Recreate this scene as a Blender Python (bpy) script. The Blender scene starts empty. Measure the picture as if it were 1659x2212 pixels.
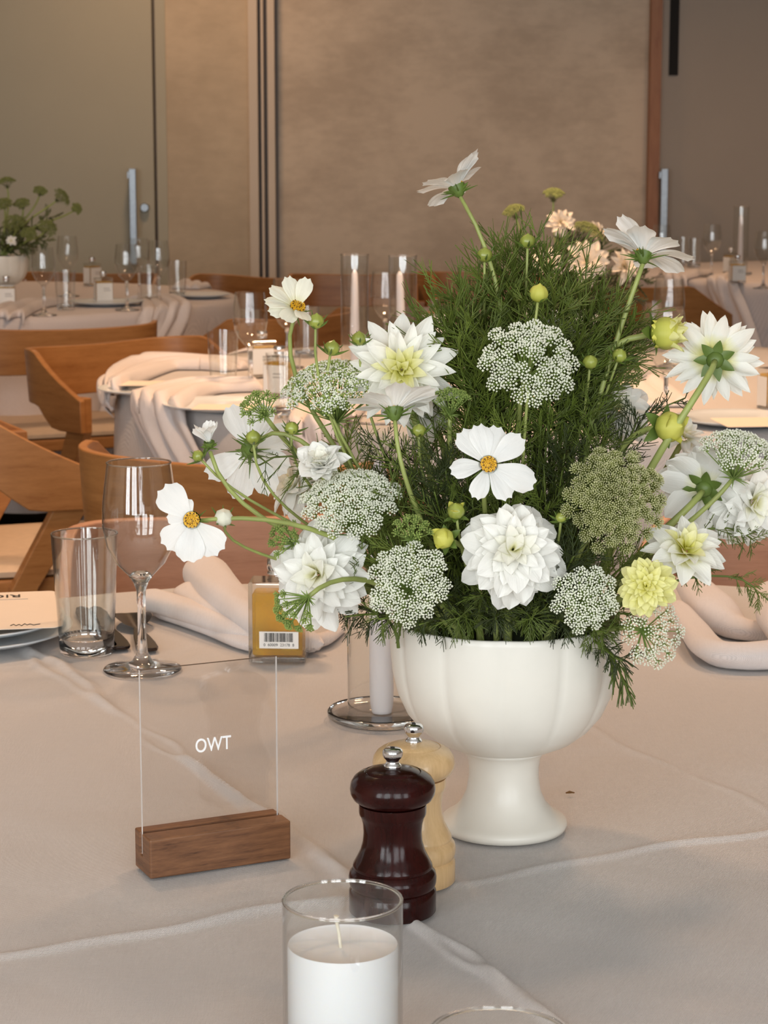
import bpy, math, random
from mathutils import Vector, Matrix
random.seed(7)
S = bpy.context.scene
C = S.collection
PI = math.pi
# ---------------------------------------------------------------- camera
F, HOR, CZ = 4700.0, 316.0, 1.257           # focal length in px of the 1659x2212 frame, horizon row, eye height
PITCH = math.atan((1106 - HOR) / F)
cd = bpy.data.cameras.new('camera'); cam = bpy.data.objects.new('camera', cd); C.objects.link(cam)
cam.location = (0, 0, CZ); cam.rotation_euler = (PI/2 - PITCH, 0, 0)
cd.sensor_fit = 'VERTICAL'; cd.sensor_height = 36; cd.lens = F / 2212 * 36
cd.clip_start = 0.05; cd.clip_end = 60
cd.dof.use_dof = True; cd.dof.focus_distance = 1.6; cd.dof.aperture_fstop = 30
S.camera = cam
# ---------------------------------------------------------------- world, lights, exposure
w = bpy.data.worlds.new('world'); S.world = w; w.use_nodes = True
w.node_tree.nodes['Background'].inputs[0].default_value = (0.75, 0.85, 1, 1)
w.node_tree.nodes['Background'].inputs[1].default_value = 0.5
vs = S.view_settings
vs.view_transform = 'Standard'; vs.look = 'None'; vs.gamma = 1; vs.use_curve_mapping = False
vs.exposure = 0.06
def area(name, loc, rot, sx, sy, power, col, spread=PI):
    l = bpy.data.lights.new(name, 'AREA'); l.shape = 'RECTANGLE'; l.size = sx; l.size_y = sy
    l.energy = power; l.color = col; l.spread = spread
    o = bpy.data.objects.new(name, l); C.objects.link(o); o.location = loc; o.rotation_euler = rot
    return o
DAY = (0.95, 0.975, 1.0)
WARM = (1.0, 0.62, 0.36)
WINX = (-2.9, -1.0, 0.9, 2.8)
for i, x in enumerate(WINX):
    area('window_daylight', (x, -2.56, 1.65), (PI/2, 0, 0), 1.3, 2.2, (88, 72, 60, 60)[i], DAY)
def downlight(x, y, p, sz=0.25, col=WARM, spread=2.2):
    area('ceiling_lamp', (x, y, 2.97), (0, 0, 0), sz, sz, p, col, spread)
downlight(0.3, 4.7, 30); downlight(-0.7, 3.0, 14); downlight(0.8, 2.9, 10)
downlight(-0.9, 9.3, 15, .3, WARM, 2.6); downlight(1.6, 8.3, 12); downlight(-2.0, 6.3, 5)
# ---------------------------------------------------------------- picture <-> place
sP, cP = math.sin(PITCH), math.cos(PITCH)
TZ = 0.75
def at(px, py, z=TZ):                        # point of the horizontal plane z seen at a picture position
    v = (py - 1106) / F; d = (CZ - z) / (sP + v*cP)
    return Vector(((px - 829.5)/F*d, d*(cP - v*sP), z))
def atY(px, py, Y):                          # point at distance Y into the room
    v = (py - 1106) / F; d = Y / (cP - v*sP)
    return Vector(((px - 829.5)/F*d, Y, CZ - d*(sP + v*cP)))
# ---------------------------------------------------------------- materials
def newmat(name):
    m = bpy.data.materials.new(name); m.use_nodes = True
    nt = m.node_tree; return m, nt, nt.nodes, nt.links, nt.nodes['Principled BSDF']
def coords(nt, scale=(1,1,1), kind='Object', rot=(0,0,0)):
    tc = nt.nodes.new('ShaderNodeTexCoord'); mp = nt.nodes.new('ShaderNodeMapping')
    mp.inputs['Scale'].default_value = scale; mp.inputs['Rotation'].default_value = rot
    nt.links.new(tc.outputs[kind], mp.inputs[0]); return mp.outputs[0]
def noise(nt, vec, scale, detail=4, rough=.5):
    n = nt.nodes.new('ShaderNodeTexNoise'); n.inputs['Scale'].default_value = scale
    n.inputs['Detail'].default_value = detail; n.inputs['Roughness'].default_value = rough
    nt.links.new(vec, n.inputs['Vector']); return n.outputs['Fac']
def ramp(nt, fac, stops):
    r = nt.nodes.new('ShaderNodeValToRGB'); e = r.color_ramp.elements
    e[0].position, e[0].color = stops[0][0], (*stops[0][1], 1)
    e[1].position, e[1].color = stops[-1][0], (*stops[-1][1], 1)
    for p, c in stops[1:-1]:
        k = e.new(p); k.color = (*c, 1)
    nt.links.new(fac, r.inputs[0]); return r.outputs[0]
def bump(nt, h, strength, dist, node):
    b = nt.nodes.new('ShaderNodeBump'); b.inputs['Strength'].default_value = strength; b.inputs['Distance'].default_value = dist
    nt.links.new(h, b.inputs['Height']); nt.links.new(b.outputs[0], node.inputs['Normal']); return b
def plain(name, col, rough=.5, metal=0, var=.06, sc=30, bm=0, sss=0, coat=0):
    m, nt, N, L, b = newmat(name)
    v = coords(nt); n = noise(nt, v, sc)
    c0 = tuple(max(0, x*(1-var)) for x in col); c1 = tuple(min(1, x*(1+var)) for x in col)
    L.new(ramp(nt, n, [(.3, c0), (.7, c1)]), b.inputs['Base Color'])
    b.inputs['Roughness'].default_value = rough; b.inputs['Metallic'].default_value = metal
    if bm: bump(nt, n, .3, bm, b)
    if sss:
        b.inputs['Subsurface Weight'].default_value = sss; b.inputs['Subsurface Radius'].default_value = (.01, .008, .006)
    if coat: b.inputs['Coat Weight'].default_value = coat; b.inputs['Coat Roughness'].default_value = .12
    return m
def wood(name, a, bcol, scale=(1, 1, 12), rough=.4, coat=0, sc=9):
    m, nt, N, L, b = newmat(name)
    v = coords(nt, scale); n = noise(nt, v, sc, 6, .6)
    v2 = coords(nt, tuple(s*6 for s in scale)); n2 = noise(nt, v2, sc*1.3, 3)
    mx = N.new('ShaderNodeMath'); mx.operation = 'MULTIPLY_ADD'; L.new(n2, mx.inputs[0]); mx.inputs[1].default_value = .35; L.new(n, mx.inputs[2])
    L.new(ramp(nt, mx.outputs[0], [(.45, a), (.6, tuple((x+y)/2 for x, y in zip(a, bcol))), (.85, bcol)]), b.inputs['Base Color'])
    b.inputs['Roughness'].default_value = rough
    if coat: b.inputs['Coat Weight'].default_value = coat; b.inputs['Coat Roughness'].default_value = .1
    bump(nt, n2, .15, .0004, b)
    return m
def clothmat(name, col, freq=1050, twill=True, var=.05, dist=.0004):
    m, nt, N, L, b = newmat(name)
    v = coords(nt); n = noise(nt, v, 5, 3)
    vf = coords(nt, (1, 1, 1), 'Object', (0, 0, .44))
    def wave(rot, f):
        x = coords(nt, (1, 1, 1), 'Object', (0, 0, rot)); wv = N.new('ShaderNodeTexWave'); wv.inputs['Scale'].default_value = f/6.283
        wv.inputs['Distortion'].default_value = 1.2; wv.inputs['Detail'].default_value = 2; wv.inputs['Detail Scale'].default_value = .6
        L.new(x, wv.inputs[0]); return wv.outputs['Fac']
    w1 = wave(.44, freq*2); w2 = wave(.44 + (.9 if twill else PI/2), freq*1.6)
    ad = N.new('ShaderNodeMath'); ad.operation = 'ADD'; L.new(w1, ad.inputs[0]); L.new(w2, ad.inputs[1])
    st = noise(nt, coords(nt, (1, 14, 1), 'Object', (0, 0, .44)), 90, 3); st2 = noise(nt, coords(nt, (14, 1, 1), 'Object', (0, 0, .44)), 90, 3)
    a2 = N.new('ShaderNodeMath'); a2.operation = 'ADD'; L.new(st, a2.inputs[0]); L.new(st2, a2.inputs[1])
    a3 = N.new('ShaderNodeMath'); a3.operation = 'ADD'; L.new(ad.outputs[0], a3.inputs[0]); L.new(a2.outputs[0], a3.inputs[1])
    cr = ramp(nt, a3.outputs[0], [(0, col), (1, col)])
    mr = N.new('ShaderNodeMapRange'); mr.inputs[1].default_value = .9; mr.inputs[2].default_value = 2.3; L.new(a3.outputs[0], mr.inputs[0])
    c0 = tuple(x*.84 for x in col); c1 = tuple(min(.95, x*1.10) for x in col)
    L.new(ramp(nt, mr.outputs[0], [(0, c0), (1, c1)]), b.inputs['Base Color'])
    b.inputs['Roughness'].default_value = .85; b.inputs['Sheen Weight'].default_value = .15
    bump(nt, a3.outputs[0], .6, dist, b)
    return m
def thinglass(name, tint=(.97, .98, .97), k=1.35, rough=0):
    m, nt, N, L, b = newmat(name); N.remove(b)
    t = N.new('ShaderNodeBsdfTransparent'); t.inputs[0].default_value = (*tint, 1)
    g = N.new('ShaderNodeBsdfGlossy'); g.inputs['Roughness'].default_value = rough
    ge = N.new('ShaderNodeNewGeometry'); dt = N.new('ShaderNodeVectorMath'); dt.operation = 'DOT_PRODUCT'; L.new(ge.outputs['Normal'], dt.inputs[0]); L.new(ge.outputs['Incoming'], dt.inputs[1])
    ab = N.new('ShaderNodeMath'); ab.operation = 'ABSOLUTE'; L.new(dt.outputs['Value'], ab.inputs[0])
    om = N.new('ShaderNodeMath'); om.operation = 'SUBTRACT'; om.inputs[0].default_value = 1; L.new(ab.outputs[0], om.inputs[1])
    pw = N.new('ShaderNodeMath'); pw.operation = 'POWER'; pw.inputs[1].default_value = 5; L.new(om.outputs[0], pw.inputs[0])
    fr = N.new('ShaderNodeMath'); fr.operation = 'MULTIPLY_ADD'; fr.inputs[1].default_value = .92; fr.inputs[2].default_value = .055; L.new(pw.outputs[0], fr.inputs[0])
    p3 = N.new('ShaderNodeMath'); p3.operation = 'POWER'; p3.inputs[1].default_value = 5; L.new(om.outputs[0], p3.inputs[0])
    L.new(ramp(nt, p3.outputs[0], [(0, tint), (.8, tuple(c*.42 for c in tint))]), t.inputs[0])
    ml = N.new('ShaderNodeMath'); ml.operation = 'MULTIPLY'; ml.inputs[1].default_value = k; ml.use_clamp = True
    ns = noise(nt, coords(nt), 3)
    mm = N.new('ShaderNodeMath'); mm.operation = 'MULTIPLY_ADD'; mm.inputs[1].default_value = .02; L.new(ns, mm.inputs[0]); L.new(fr.outputs[0], mm.inputs[2])
    L.new(mm.outputs[0], ml.inputs[0])
    mx = N.new('ShaderNodeMixShader'); L.new(ml.outputs[0], mx.inputs[0]); L.new(t.outputs[0], mx.inputs[1]); L.new(g.outputs[0], mx.inputs[2])
    L.new(mx.outputs[0], N['Material Output'].inputs[0]); return m
def solidglass(name, col=(1, 1, 1), ior=1.5, rough=0):
    m, nt, N, L, b = newmat(name)
    n = noise(nt, coords(nt), 2)
    L.new(ramp(nt, n, [(0, tuple(c*.99 for c in col)), (1, col)]), b.inputs['Base Color'])
    b.inputs['Transmission Weight'].default_value = 1; b.inputs['IOR'].default_value = ior; b.inputs['Roughness'].default_value = rough
    return m
def petalmat(name, base, tip, pos=(.05, .45), trans=.28, streak=0):
    m, nt, N, L, b = newmat(name); N.remove(b)
    a = N.new('ShaderNodeAttribute'); a.attribute_name = 'along'; a.attribute_type = 'GEOMETRY'
    ns = noise(nt, coords(nt, (60, 4, 4), 'Object'), 3, 3)
    ad = N.new('ShaderNodeMath'); ad.operation = 'MULTIPLY_ADD'; ad.inputs[1].default_value = .18; L.new(ns, ad.inputs[0]); L.new(a.outputs['Fac'], ad.inputs[2])
    col = ramp(nt, ad.outputs[0], [(pos[0], base), (pos[1], tip)])
    d = N.new('ShaderNodeBsdfPrincipled'); d.inputs['Roughness'].default_value = .55; L.new(col, d.inputs['Base Color'])
    t = N.new('ShaderNodeBsdfTranslucent'); L.new(col, t.inputs[0])
    mx = N.new('ShaderNodeMixShader'); mx.inputs[0].default_value = trans
    L.new(d.outputs[0], mx.inputs[1]); L.new(t.outputs[0], mx.inputs[2]); L.new(mx.outputs[0], N['Material Output'].inputs[0])
    bump(nt, noise(nt, coords(nt, (26, 1.2, 1), 'Object'), 1.6, 2), .12, .05, d)
    return m
M = {}
M['cloth'] = clothmat('table_linen', (.655, .622, .605), dist=.0007)
M['cloth_far'] = clothmat('far_linen', (.66, .60, .585), 600, False, .05, .0002)
M['napkin'] = clothmat('napkin_linen', (.74, .68, .66), 1400, False, .05, .0002)
M['wood'] = wood('oak', (.27, .105, .027), (.41, .185, .058), (1, 1, 9), .42)
M['wood_rose'] = wood('oak_reddish', (.36, .175, .10), (.47, .25, .155), (1, 1, 9), .5)
M['walnut'] = wood('walnut', (.070, .026, .011), (.235, .105, .046), (2, 2, 26), .45, 0, 12)
M['maple'] = wood('maple', (.60, .38, .17), (.76, .52, .27), (14, 14, 2), .38, .3, 6)
M['darkwood'] = wood('dark_lacquer', (.008, .0012, .001), (.030, .004, .003), (14, 14, 2), .17, 0, 5)
M['darkwood'].node_tree.nodes['Principled BSDF'].inputs['Specular IOR Level'].default_value = .28
M['redwood'] = wood('door_post', (.26, .10, .04), (.36, .16, .07), (8, 8, 1), .5)
M['ceramic'] = plain('cream_glaze', (.80, .775, .70), .38, 0, .015, 40, .0001, 0, .15)
M['ceramic_w'] = plain('white_porcelain', (.72, .78, .82), .2, 0, .02, 20)
M['chrome'] = plain('chrome', (.82, .83, .85), .13, 1, .05, 60)
M['steel'] = plain('brushed_steel', (.34, .37, .40), .38, 1, .08, 60)
M['gunmetal'] = plain('gunmetal', (.06, .045, .04), .22, .9, .1, 50)
M['pad'] = plain('seat_leather', (.55, .42, .30), .55, 0, .05, 60, .0003)
M['floor'] = plain('floor_carpet', (.10, .085, .075), .8, 0, .15, 80)
M['wax'] = plain('white_wax', (.88, .885, .90), .45, 0, .01, 20, 0, .25)
M['taper'] = plain('taper_wax', (.80, .76, .78), .5, 0, .02, 20, 0, .1)
M['wick'] = plain('cotton_wick', (.82, .76, .62), .8)
M['glass'] = solidglass('clear_glass')
M['thin'] = thinglass('thin_glass', (.97, .98, .97), 2.0)
M['acryl'] = thinglass('acrylic_face', (.985, .98, .975), 1.0)
M['acryl_edge'] = plain('acrylic_edge', (.74, .71, .69), .25, 0, .04, 30)  # brightness of a clear acrylic edge put into an opaque pale colour
M['acryl_top'] = plain('acrylic_top_edge', (.16, .12, .10), .2, 0, .04, 30)
M['oil'] = None
M['paper'] = plain('cream_paper', (.86, .74, .62), .7, 0, .01, 40)
M['label'] = plain('white_label', (.84, .82, .78), .6, 0, .01, 40)
M['ink'] = plain('black_ink', (.02, .018, .016), .6)
M['inkgrey'] = plain('grey_ink', (.42, .40, .38), .6)
M['white_print'] = plain('white_print', (.92, .92, .92), .5)
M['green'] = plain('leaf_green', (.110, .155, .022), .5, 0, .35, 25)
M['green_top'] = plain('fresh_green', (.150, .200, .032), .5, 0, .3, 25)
M['green_dark'] = plain('deep_green_and_shade', (.035, .052, .010), .55, 0, .3, 25)  # dark leaves; on the inner sprays it is painted shade
M['stem'] = plain('stem_green', (.33, .38, .11), .45, 0, .2, 30)
M['sepal'] = plain('sepal_green', (.11, .17, .03), .45, 0, .25, 60)
M['bud'] = plain('bud_green', (.30, .34, .06), .3, 0, .25, 60, 0, 0, .2)
M['budy'] = petalmat('bud_yellow', (.30, .36, .035), (.66, .64, .12), (.1, .8), .15)
M['far_green'] = plain('far_green', (.13, .15, .05), .6, 0, .25, 25)
M['floret'] = plain('white_florets', (.86, .88, .74), .6, 0, .12, 90)
M['floret_g'] = plain('green_florets', (.30, .39, .10), .6, 0, .2, 90)
M['floret_t'] = plain('tan_florets', (.56, .56, .30), .6, 0, .2, 90)
M['far_floret'] = plain('olive_florets', (.20, .23, .075), .6, 0, .2, 90)
M['ray'] = plain('umbel_rays', (.24, .34, .08), .6, 0, .2, 90)
M['ray_t'] = plain('umbel_rays_olive', (.26, .29, .07), .6, 0, .2, 90)
M['disc'] = plain('disc_yellow', (.75, .42, .02), .6, 0, .25, 900)
M['disc_d'] = plain('disc_brown', (.16, .07, .01), .6, 0, .25, 900)
M['p_cosmos'] = petalmat('cosmos_petal', (.72, .78, .45), (.95, .955, .93), (.04, .22))
M['p_cosmosb'] = petalmat('cosmos_petal_cream', (.80, .80, .40), (.92, .91, .76), (.04, .5))
M['p_white'] = petalmat('dahlia_white', (.90, .88, .50), (.975, .97, .92), (.08, .42))
M['p_ycen'] = petalmat('dahlia_yellow_heart', (.80, .76, .10), (.96, .955, .88), (.12, .55))
M['p_yheart'] = petalmat('heart_yellow', (.74, .72, .06), (.90, .88, .52), (.1, .9))
M['p_cream'] = petalmat('dahlia_cream', (.90, .87, .42), (.97, .96, .86), (.1, .7))
M['p_yellow'] = petalmat('dahlia_yellow', (.82, .78, .12), (.90, .88, .42), (.1, 1.0))
M['p_far'] = petalmat('dahlia_far', (.75, .62, .25), (.82, .74, .62), (.1, .4))
M['foam'] = plain('dark_foam', (.02, .03, .01), .9, 0, .3, 80)
# amber oil with real absorption of the liquid
m, nt, N, L, b = newmat('amber_oil')
L.new(ramp(nt, noise(nt, coords(nt), 8), [(.3, (.80, .50, .05)), (.7, (.86, .58, .08))]), b.inputs['Base Color'])
b.inputs['Transmission Weight'].default_value = .72; b.inputs['IOR'].default_value = 1.1; b.inputs['Roughness'].default_value = .12
M['oil'] = m
def plaster(name, a, bcol, sc=2.2, rough=.6):
    m, nt, N, L, b = newmat(name)
    v = coords(nt, (1, 1, 1.25)); n = noise(nt, v, sc, 8, .62); n2 = noise(nt, coords(nt, (1, 1, 2.4)), sc*5, 6, .6)
    ad = N.new('ShaderNodeMath'); ad.operation = 'MULTIPLY_ADD'; ad.inputs[1].default_value = .4; L.new(n2, ad.inputs[0]); L.new(n, ad.inputs[2])
    L.new(ramp(nt, ad.outputs[0], [(.56, a), (.80, bcol)]), b.inputs['Base Color'])
    b.inputs['Roughness'].default_value = rough; bump(nt, ad.outputs[0], .2, .004, b); return m
M['plaster'] = plaster('polished_plaster', (.51, .41, .305), (.66, .545, .415))
M['plaster_l'] = plaster('polished_plaster_left', (.50, .395, .27), (.60, .48, .335))
M['panel_l'] = plain('panel_green_beige', (.45, .41, .30), .5, 0, .02, 3)
M['panel_r'] = plain('panel_grey_brown', (.36, .30, .24), .5, 0, .02, 3)
M['cream'] = plain('cream_trim', (.66, .55, .43), .5, 0, .02, 3)
M['greytrim'] = plain('grey_channel', (.18, .15, .13), .5, 0, .05, 3)
M['black'] = plain('black_slot', (.006, .005, .004), .8)
M['white'] = plain('white_paint', (.78, .74, .70), .6, 0, .02, 3)
# ---------------------------------------------------------------- mesh helpers
class MB:
    def __init__(s): s.v = []; s.f = []; s.m = []; s.a = []
    def add(s, vs_, fs, mi=0, al=None):
        o = len(s.v); s.v += [tuple(x) for x in vs_]; s.f += [tuple(i+o for i in q) for q in fs]; s.m += [mi]*len(fs)
        s.a += (al if al else [0.0]*len(vs_))
    def box(s, c, h, mi=0, rz=0):
        cx, cy, cz = c; hx, hy, hz = h; R = Matrix.Rotation(rz, 3, 'Z'); vs_ = []
        for dx, dy, dz in ((-1,-1,-1),(1,-1,-1),(1,1,-1),(-1,1,-1),(-1,-1,1),(1,-1,1),(1,1,1),(-1,1,1)):
            vs_.append(R @ Vector((dx*hx, dy*hy, dz*hz)) + Vector(c))
        s.add(vs_, [(0,3,2,1),(4,5,6,7),(0,1,5,4),(1,2,6,5),(2,3,7,6),(3,0,4,7)], mi)
    def lathe(s, prof, n=48, c=(0,0,0), mi=0, mod=None):
        vs_ = []; fs = []
        for r, z in prof:
            for k in range(n):
                a = 2*PI*k/n; rr = r*(mod(a, z) if mod else 1)
                vs_.append((c[0]+rr*math.cos(a), c[1]+rr*math.sin(a), c[2]+z))
        m_ = len(prof)
        for i in range(m_-1):
            for k in range(n):
                k2 = (k+1) % n; fs.append((i*n+k, i*n+k2, (i+1)*n+k2, (i+1)*n+k))
        s.add(vs_, fs, mi)
    def tube(s, pts, rad, n=6, mi=0, cap=True):
        pts = [Vector(p) for p in pts]; m_ = len(pts)
        t0 = (pts[1]-pts[0]).normalized(); up = Vector((0,0,1)) if abs(t0.z) < .9 else Vector((1,0,0))
        nn = t0.cross(up).normalized(); vs_ = []
        for i, p in enumerate(pts):
            t = (pts[min(i+1, m_-1)] - pts[max(i-1, 0)]).normalized()
            nn = (nn - t*nn.dot(t)).normalized(); bb = t.cross(nn); r = rad[i] if isinstance(rad, (list, tuple)) else rad
            for k in range(n):
                a = 2*PI*k/n; vs_.append(p + (nn*math.cos(a) + bb*math.sin(a))*r)
        fs = [(i*n+k, i*n+(k+1) % n, (i+1)*n+(k+1) % n, (i+1)*n+k) for i in range(m_-1) for k in range(n)]
        if cap: fs += [tuple(range(n-1, -1, -1)), tuple((m_-1)*n+k for k in range(n))]
        s.add(vs_, fs, mi)
    def grid(s, rows, mi=0, al=None, closed=False):
        n = len(rows[0]); vs_ = [p for r in rows for p in r]; fs = []
        for i in range(len(rows)-1):
            for k in range(n if closed else n-1):
                k2 = (k+1) % n; fs.append((i*n+k, i*n+k2, (i+1)*n+k2, (i+1)*n+k))
        s.add(vs_, fs, mi, al)
    def mesh(s, name, mats, smooth=True, fix=False):
        me = bpy.data.meshes.new(name); me.from_pydata(s.v, [], s.f)
        for m_ in mats: me.materials.append(m_)
        if len(mats) > 1: me.polygons.foreach_set('material_index', s.m)
        if any(s.a):
            at_ = me.attributes.new('along', 'FLOAT', 'POINT'); at_.data.foreach_set('value', s.a)
        if smooth:
            me.polygons.foreach_set('use_smooth', [True]*len(s.f))
        me.update()
        if fix:
            import bmesh
            bm = bmesh.new(); bm.from_mesh(me); bmesh.ops.recalc_face_normals(bm, faces=bm.faces); bm.to_mesh(me); bm.free()
        return me
def link(name, me, parent=None, loc=None, mat=None):
    o = bpy.data.objects.new(name, me); C.objects.link(o)
    if parent: o.parent = parent
    if mat is not None: o.matrix_local = mat
    elif loc is not None: o.location = loc
    return o
def part(name, mb, mats, parent=None, loc=None, smooth=True, stuff=False, fix=False, bevel=0, sharp=True):
    if not isinstance(mats, (list, tuple)): mats = [mats]
    o = link(name, mb.mesh(name, mats, smooth, fix), parent, loc)
    if stuff: o['kind'] = 'stuff'
    if bevel:
        b_ = o.modifiers.new('bevel', 'BEVEL'); b_.width = bevel; b_.segments = 3; b_.limit_method = 'ANGLE'
    if smooth and sharp:
        try: o.data.set_sharp_from_angle(angle=math.radians(48))
        except Exception: pass
    return o
def thing(name, label, cat, loc=(0,0,0), rz=0, group=None):
    o = bpy.data.objects.new(name, None); C.objects.link(o); o.location = loc; o.rotation_euler = (0,0,rz); o.empty_display_size = .03
    o['label'] = label; o['category'] = cat
    if group: o['group'] = group
    return o
def tag(o, label, cat, group=None):
    o['label'] = label; o['category'] = cat
    if group: o['group'] = group
    return o
def struct(name, mb, mat, parent=None, smooth=False, loc=None):
    o = part(name, mb, mat, parent, loc, smooth)
    if not parent: o['kind'] = 'structure'
    return o
def dup(root, loc, rz=None, label=None, group=None):
    r = root.copy(); C.objects.link(r); r.location = loc
    if rz is not None: r.rotation_euler = (0, 0, rz)
    if label: r['label'] = label
    if group: r['group'] = group
    for ch in list(root.children):
        c = ch.copy(); C.objects.link(c); c.parent = r
        for g in ch.children:
            d = g.copy(); C.objects.link(d); d.parent = c
    return r
def frame(axis, up=Vector((0,0,1))):         # rotation whose local Z is the axis
    z = Vector(axis).normalized()
    if abs(z.dot(up)) > .98: up = Vector((0,1,0))
    x = up.cross(z).normalized(); y = z.cross(x)
    return Matrix((x, y, z)).transposed()
def bez(p0, p1, p2, p3, n=12):
    return [((1-t)**3)*p0 + 3*((1-t)**2)*t*p1 + 3*(1-t)*t*t*p2 + t**3*p3 for t in [i/n for i in range(n+1)]]
def text_mesh(body, size, ext=.0002, bold=0):
    cu = bpy.data.curves.new('lettering', 'FONT'); cu.body = body; cu.size = size; cu.extrude = ext; cu.offset = bold
    cu.align_x = 'CENTER'; cu.align_y = 'CENTER'; cu.resolution_u = 4
    o = bpy.data.objects.new('lettering', cu); C.objects.link(o); bpy.context.view_layer.update()
    me = bpy.data.meshes.new_from_object(o.evaluated_get(bpy.context.evaluated_depsgraph_get()))
    bpy.data.objects.remove(o); bpy.data.curves.remove(cu); me.name = 'lettering'; return me
def lettering(body, size, mat, parent, mtx, bold=0, name='lettering', ext=.0002):
    me = text_mesh(body, size, ext, bold); me.materials.clear(); me.materials.append(mat)
    return link(name, me, parent, None, mtx)
# ================================================================= THE ROOM
X0, X1, Y0, Y1, ZC = -4.2, 4.6, -2.5, 10.3, 3.0
b = MB(); b.box(((X0+X1)/2, (Y0+Y1)/2, -.05), ((X1-X0)/2+.3, (Y1-Y0)/2+.3, .05)); struct('floor', b, M['floor'])
b = MB(); b.box(((X0+X1)/2, (Y0+Y1)/2, ZC+.05), ((X1-X0)/2+.3, (Y1-Y0)/2+.3, .05)); struct('ceiling', b, M['white'])
b = MB(); b.box((X0-.1, (Y0+Y1)/2, ZC/2), (.1, (Y1-Y0)/2+.2, ZC/2)); struct('wall_left', b, M['plaster'])
b = MB(); b.box((X1+.1, (Y0+Y1)/2, ZC/2), (.1, (Y1-Y0)/2+.2, ZC/2)); struct('wall_right', b, M['panel_r'])
def wx(px): return (px - 829.5)/4700*10.17
b = MB(); b.box((0.2, Y1+.15, ZC/2), (4.7, .1, ZC/2)); struct('wall_back_core', b, M['plaster']).name = 'wall_back'
# plaster fields, doors, posts of the far wall (front faces at Y = 10.3 and a little before it)
def upright(name, a, bb, y0, y1, mat, z0=0, z1=ZC, parent=None):
    q = MB(); q.box(((wx(a)+wx(bb))/2, (y0+y1)/2, (z0+z1)/2), ((wx(bb)-wx(a))/2, (y1-y0)/2, (z1-z0)/2)); return struct(name, q, mat, parent)
def fence(name, y0, y1, mat, spans, parent=None): pass
o = struct('wall_back_plaster', (lambda q: (q.box(((wx(602)+wx(1396))/2, 10.32, ZC/2), ((wx(1396)-wx(602))/2, .03, ZC/2)), q)[1])(MB()), M['plaster']); o.name = 'wall_back_centre'
upright('wall_back_left', 363, 541, 10.27, 10.34, M['plaster_l'])
upright('trim_1', 541, 560, 10.22, 10.34, M['cream'])
upright('trim_2', 560, 581, 10.29, 10.34, M['greytrim'])
upright('trim_3', 567, 572, 10.24, 10.29, M['cream'])
upright('trim_4', 581, 596, 10.22, 10.34, M['cream'])
upright('trim_5', 596, 602, 10.28, 10.34, M['greytrim'])
upright('trim_6', 341, 363, 10.26, 10.34, M['panel_l'])
upright('trim_7', 334.5, 341, 10.31, 10.34, M['greytrim'])
upright('trim_8', 1396, 1419, 10.20, 10.34, M['redwood'])
d1 = upright('door_1', -1000, 334.5, 10.25, 10.34, M['panel_l'])
d2 = upright('door_2', 1419, 2500, 10.25, 10.34, M['panel_r'])
def pull(px, ztop, parent, sgn):
    x = wx(px); q = MB(); q.box((x, 10.16, ztop-.22), (.016, .012, .22)); h = part('door_handle', q, M['steel'], parent, smooth=False, bevel=.003)
    h['label'] = 'flat steel pull handle'
    for dz in (.03, .41):
        q = MB(); q.box((x - .012*sgn, 10.205, ztop-dz), (.012, .045, .015)); part('bracket', q, M['steel'], h, smooth=False)
pull(293, 1.156, d1, 1); pull(1428, 1.156, d2, 1)
q = MB(); q.lathe([(0, 0), (.021, 0), (.021, .018), (.017, .024), (0, .024)], 24); k = part('lock_rose', q, M['steel'], d1, (wx(314), 10.25, .975)); k.rotation_euler = (PI/2, 0, 0)
q = MB(); q.box((wx(1447), 10.25, 2.2), (.021, .012, .62)); s_ = part('dark_slot', q, M['black'], d2, smooth=False); s_['label'] = 'narrow black recessed slot'
# window wall behind the camera: piers, sill, head, and windows with frame, bars and pane
ws = MB()
edges = [X0-.2] + [e for x in WINX for e in (x-.68, x+.68)] + [X1+.2]
for i in range(0, len(edges), 2): ws.box(((edges[i]+edges[i+1])/2, Y0, 1.5), ((edges[i+1]-edges[i])/2, .05, 1.5))
ws.box(((X0+X1)/2, Y0, .25), ((X1-X0)/2+.2, .05, .25)); ws.box(((X0+X1)/2, Y0, 2.9), ((X1-X0)/2+.2, .05, .1))
struct('wall_front', ws, M['white'])
for i, x in enumerate(WINX):
    q = MB(); y = Y0+.03
    for dx in (-.66, .66): q.box((x+dx, y, 1.65), (.03, .03, 1.15))
    for z in (.53, 2.77): q.box((x, y, z), (.66, .03, .03))
    wf = struct('window_%d' % (i+1), q, M['white'])
    q = MB(); q.box((x, y, 1.65), (.02, .02, 1.12)); part('window_bar', q, M['white'], wf, smooth=False)
    q = MB(); q.box((x, y, 1.95), (.64, .02, .02)); part('window_bar', q, M['white'], wf, smooth=False)
    q = MB(); q.add([(x-.64, y, .55), (x+.64, y, .55), (x+.64, y, 2.75), (x-.64, y, 2.75)], [(0,1,2,3)]); part('pane', q, M['thin'], wf, smooth=False)
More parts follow.
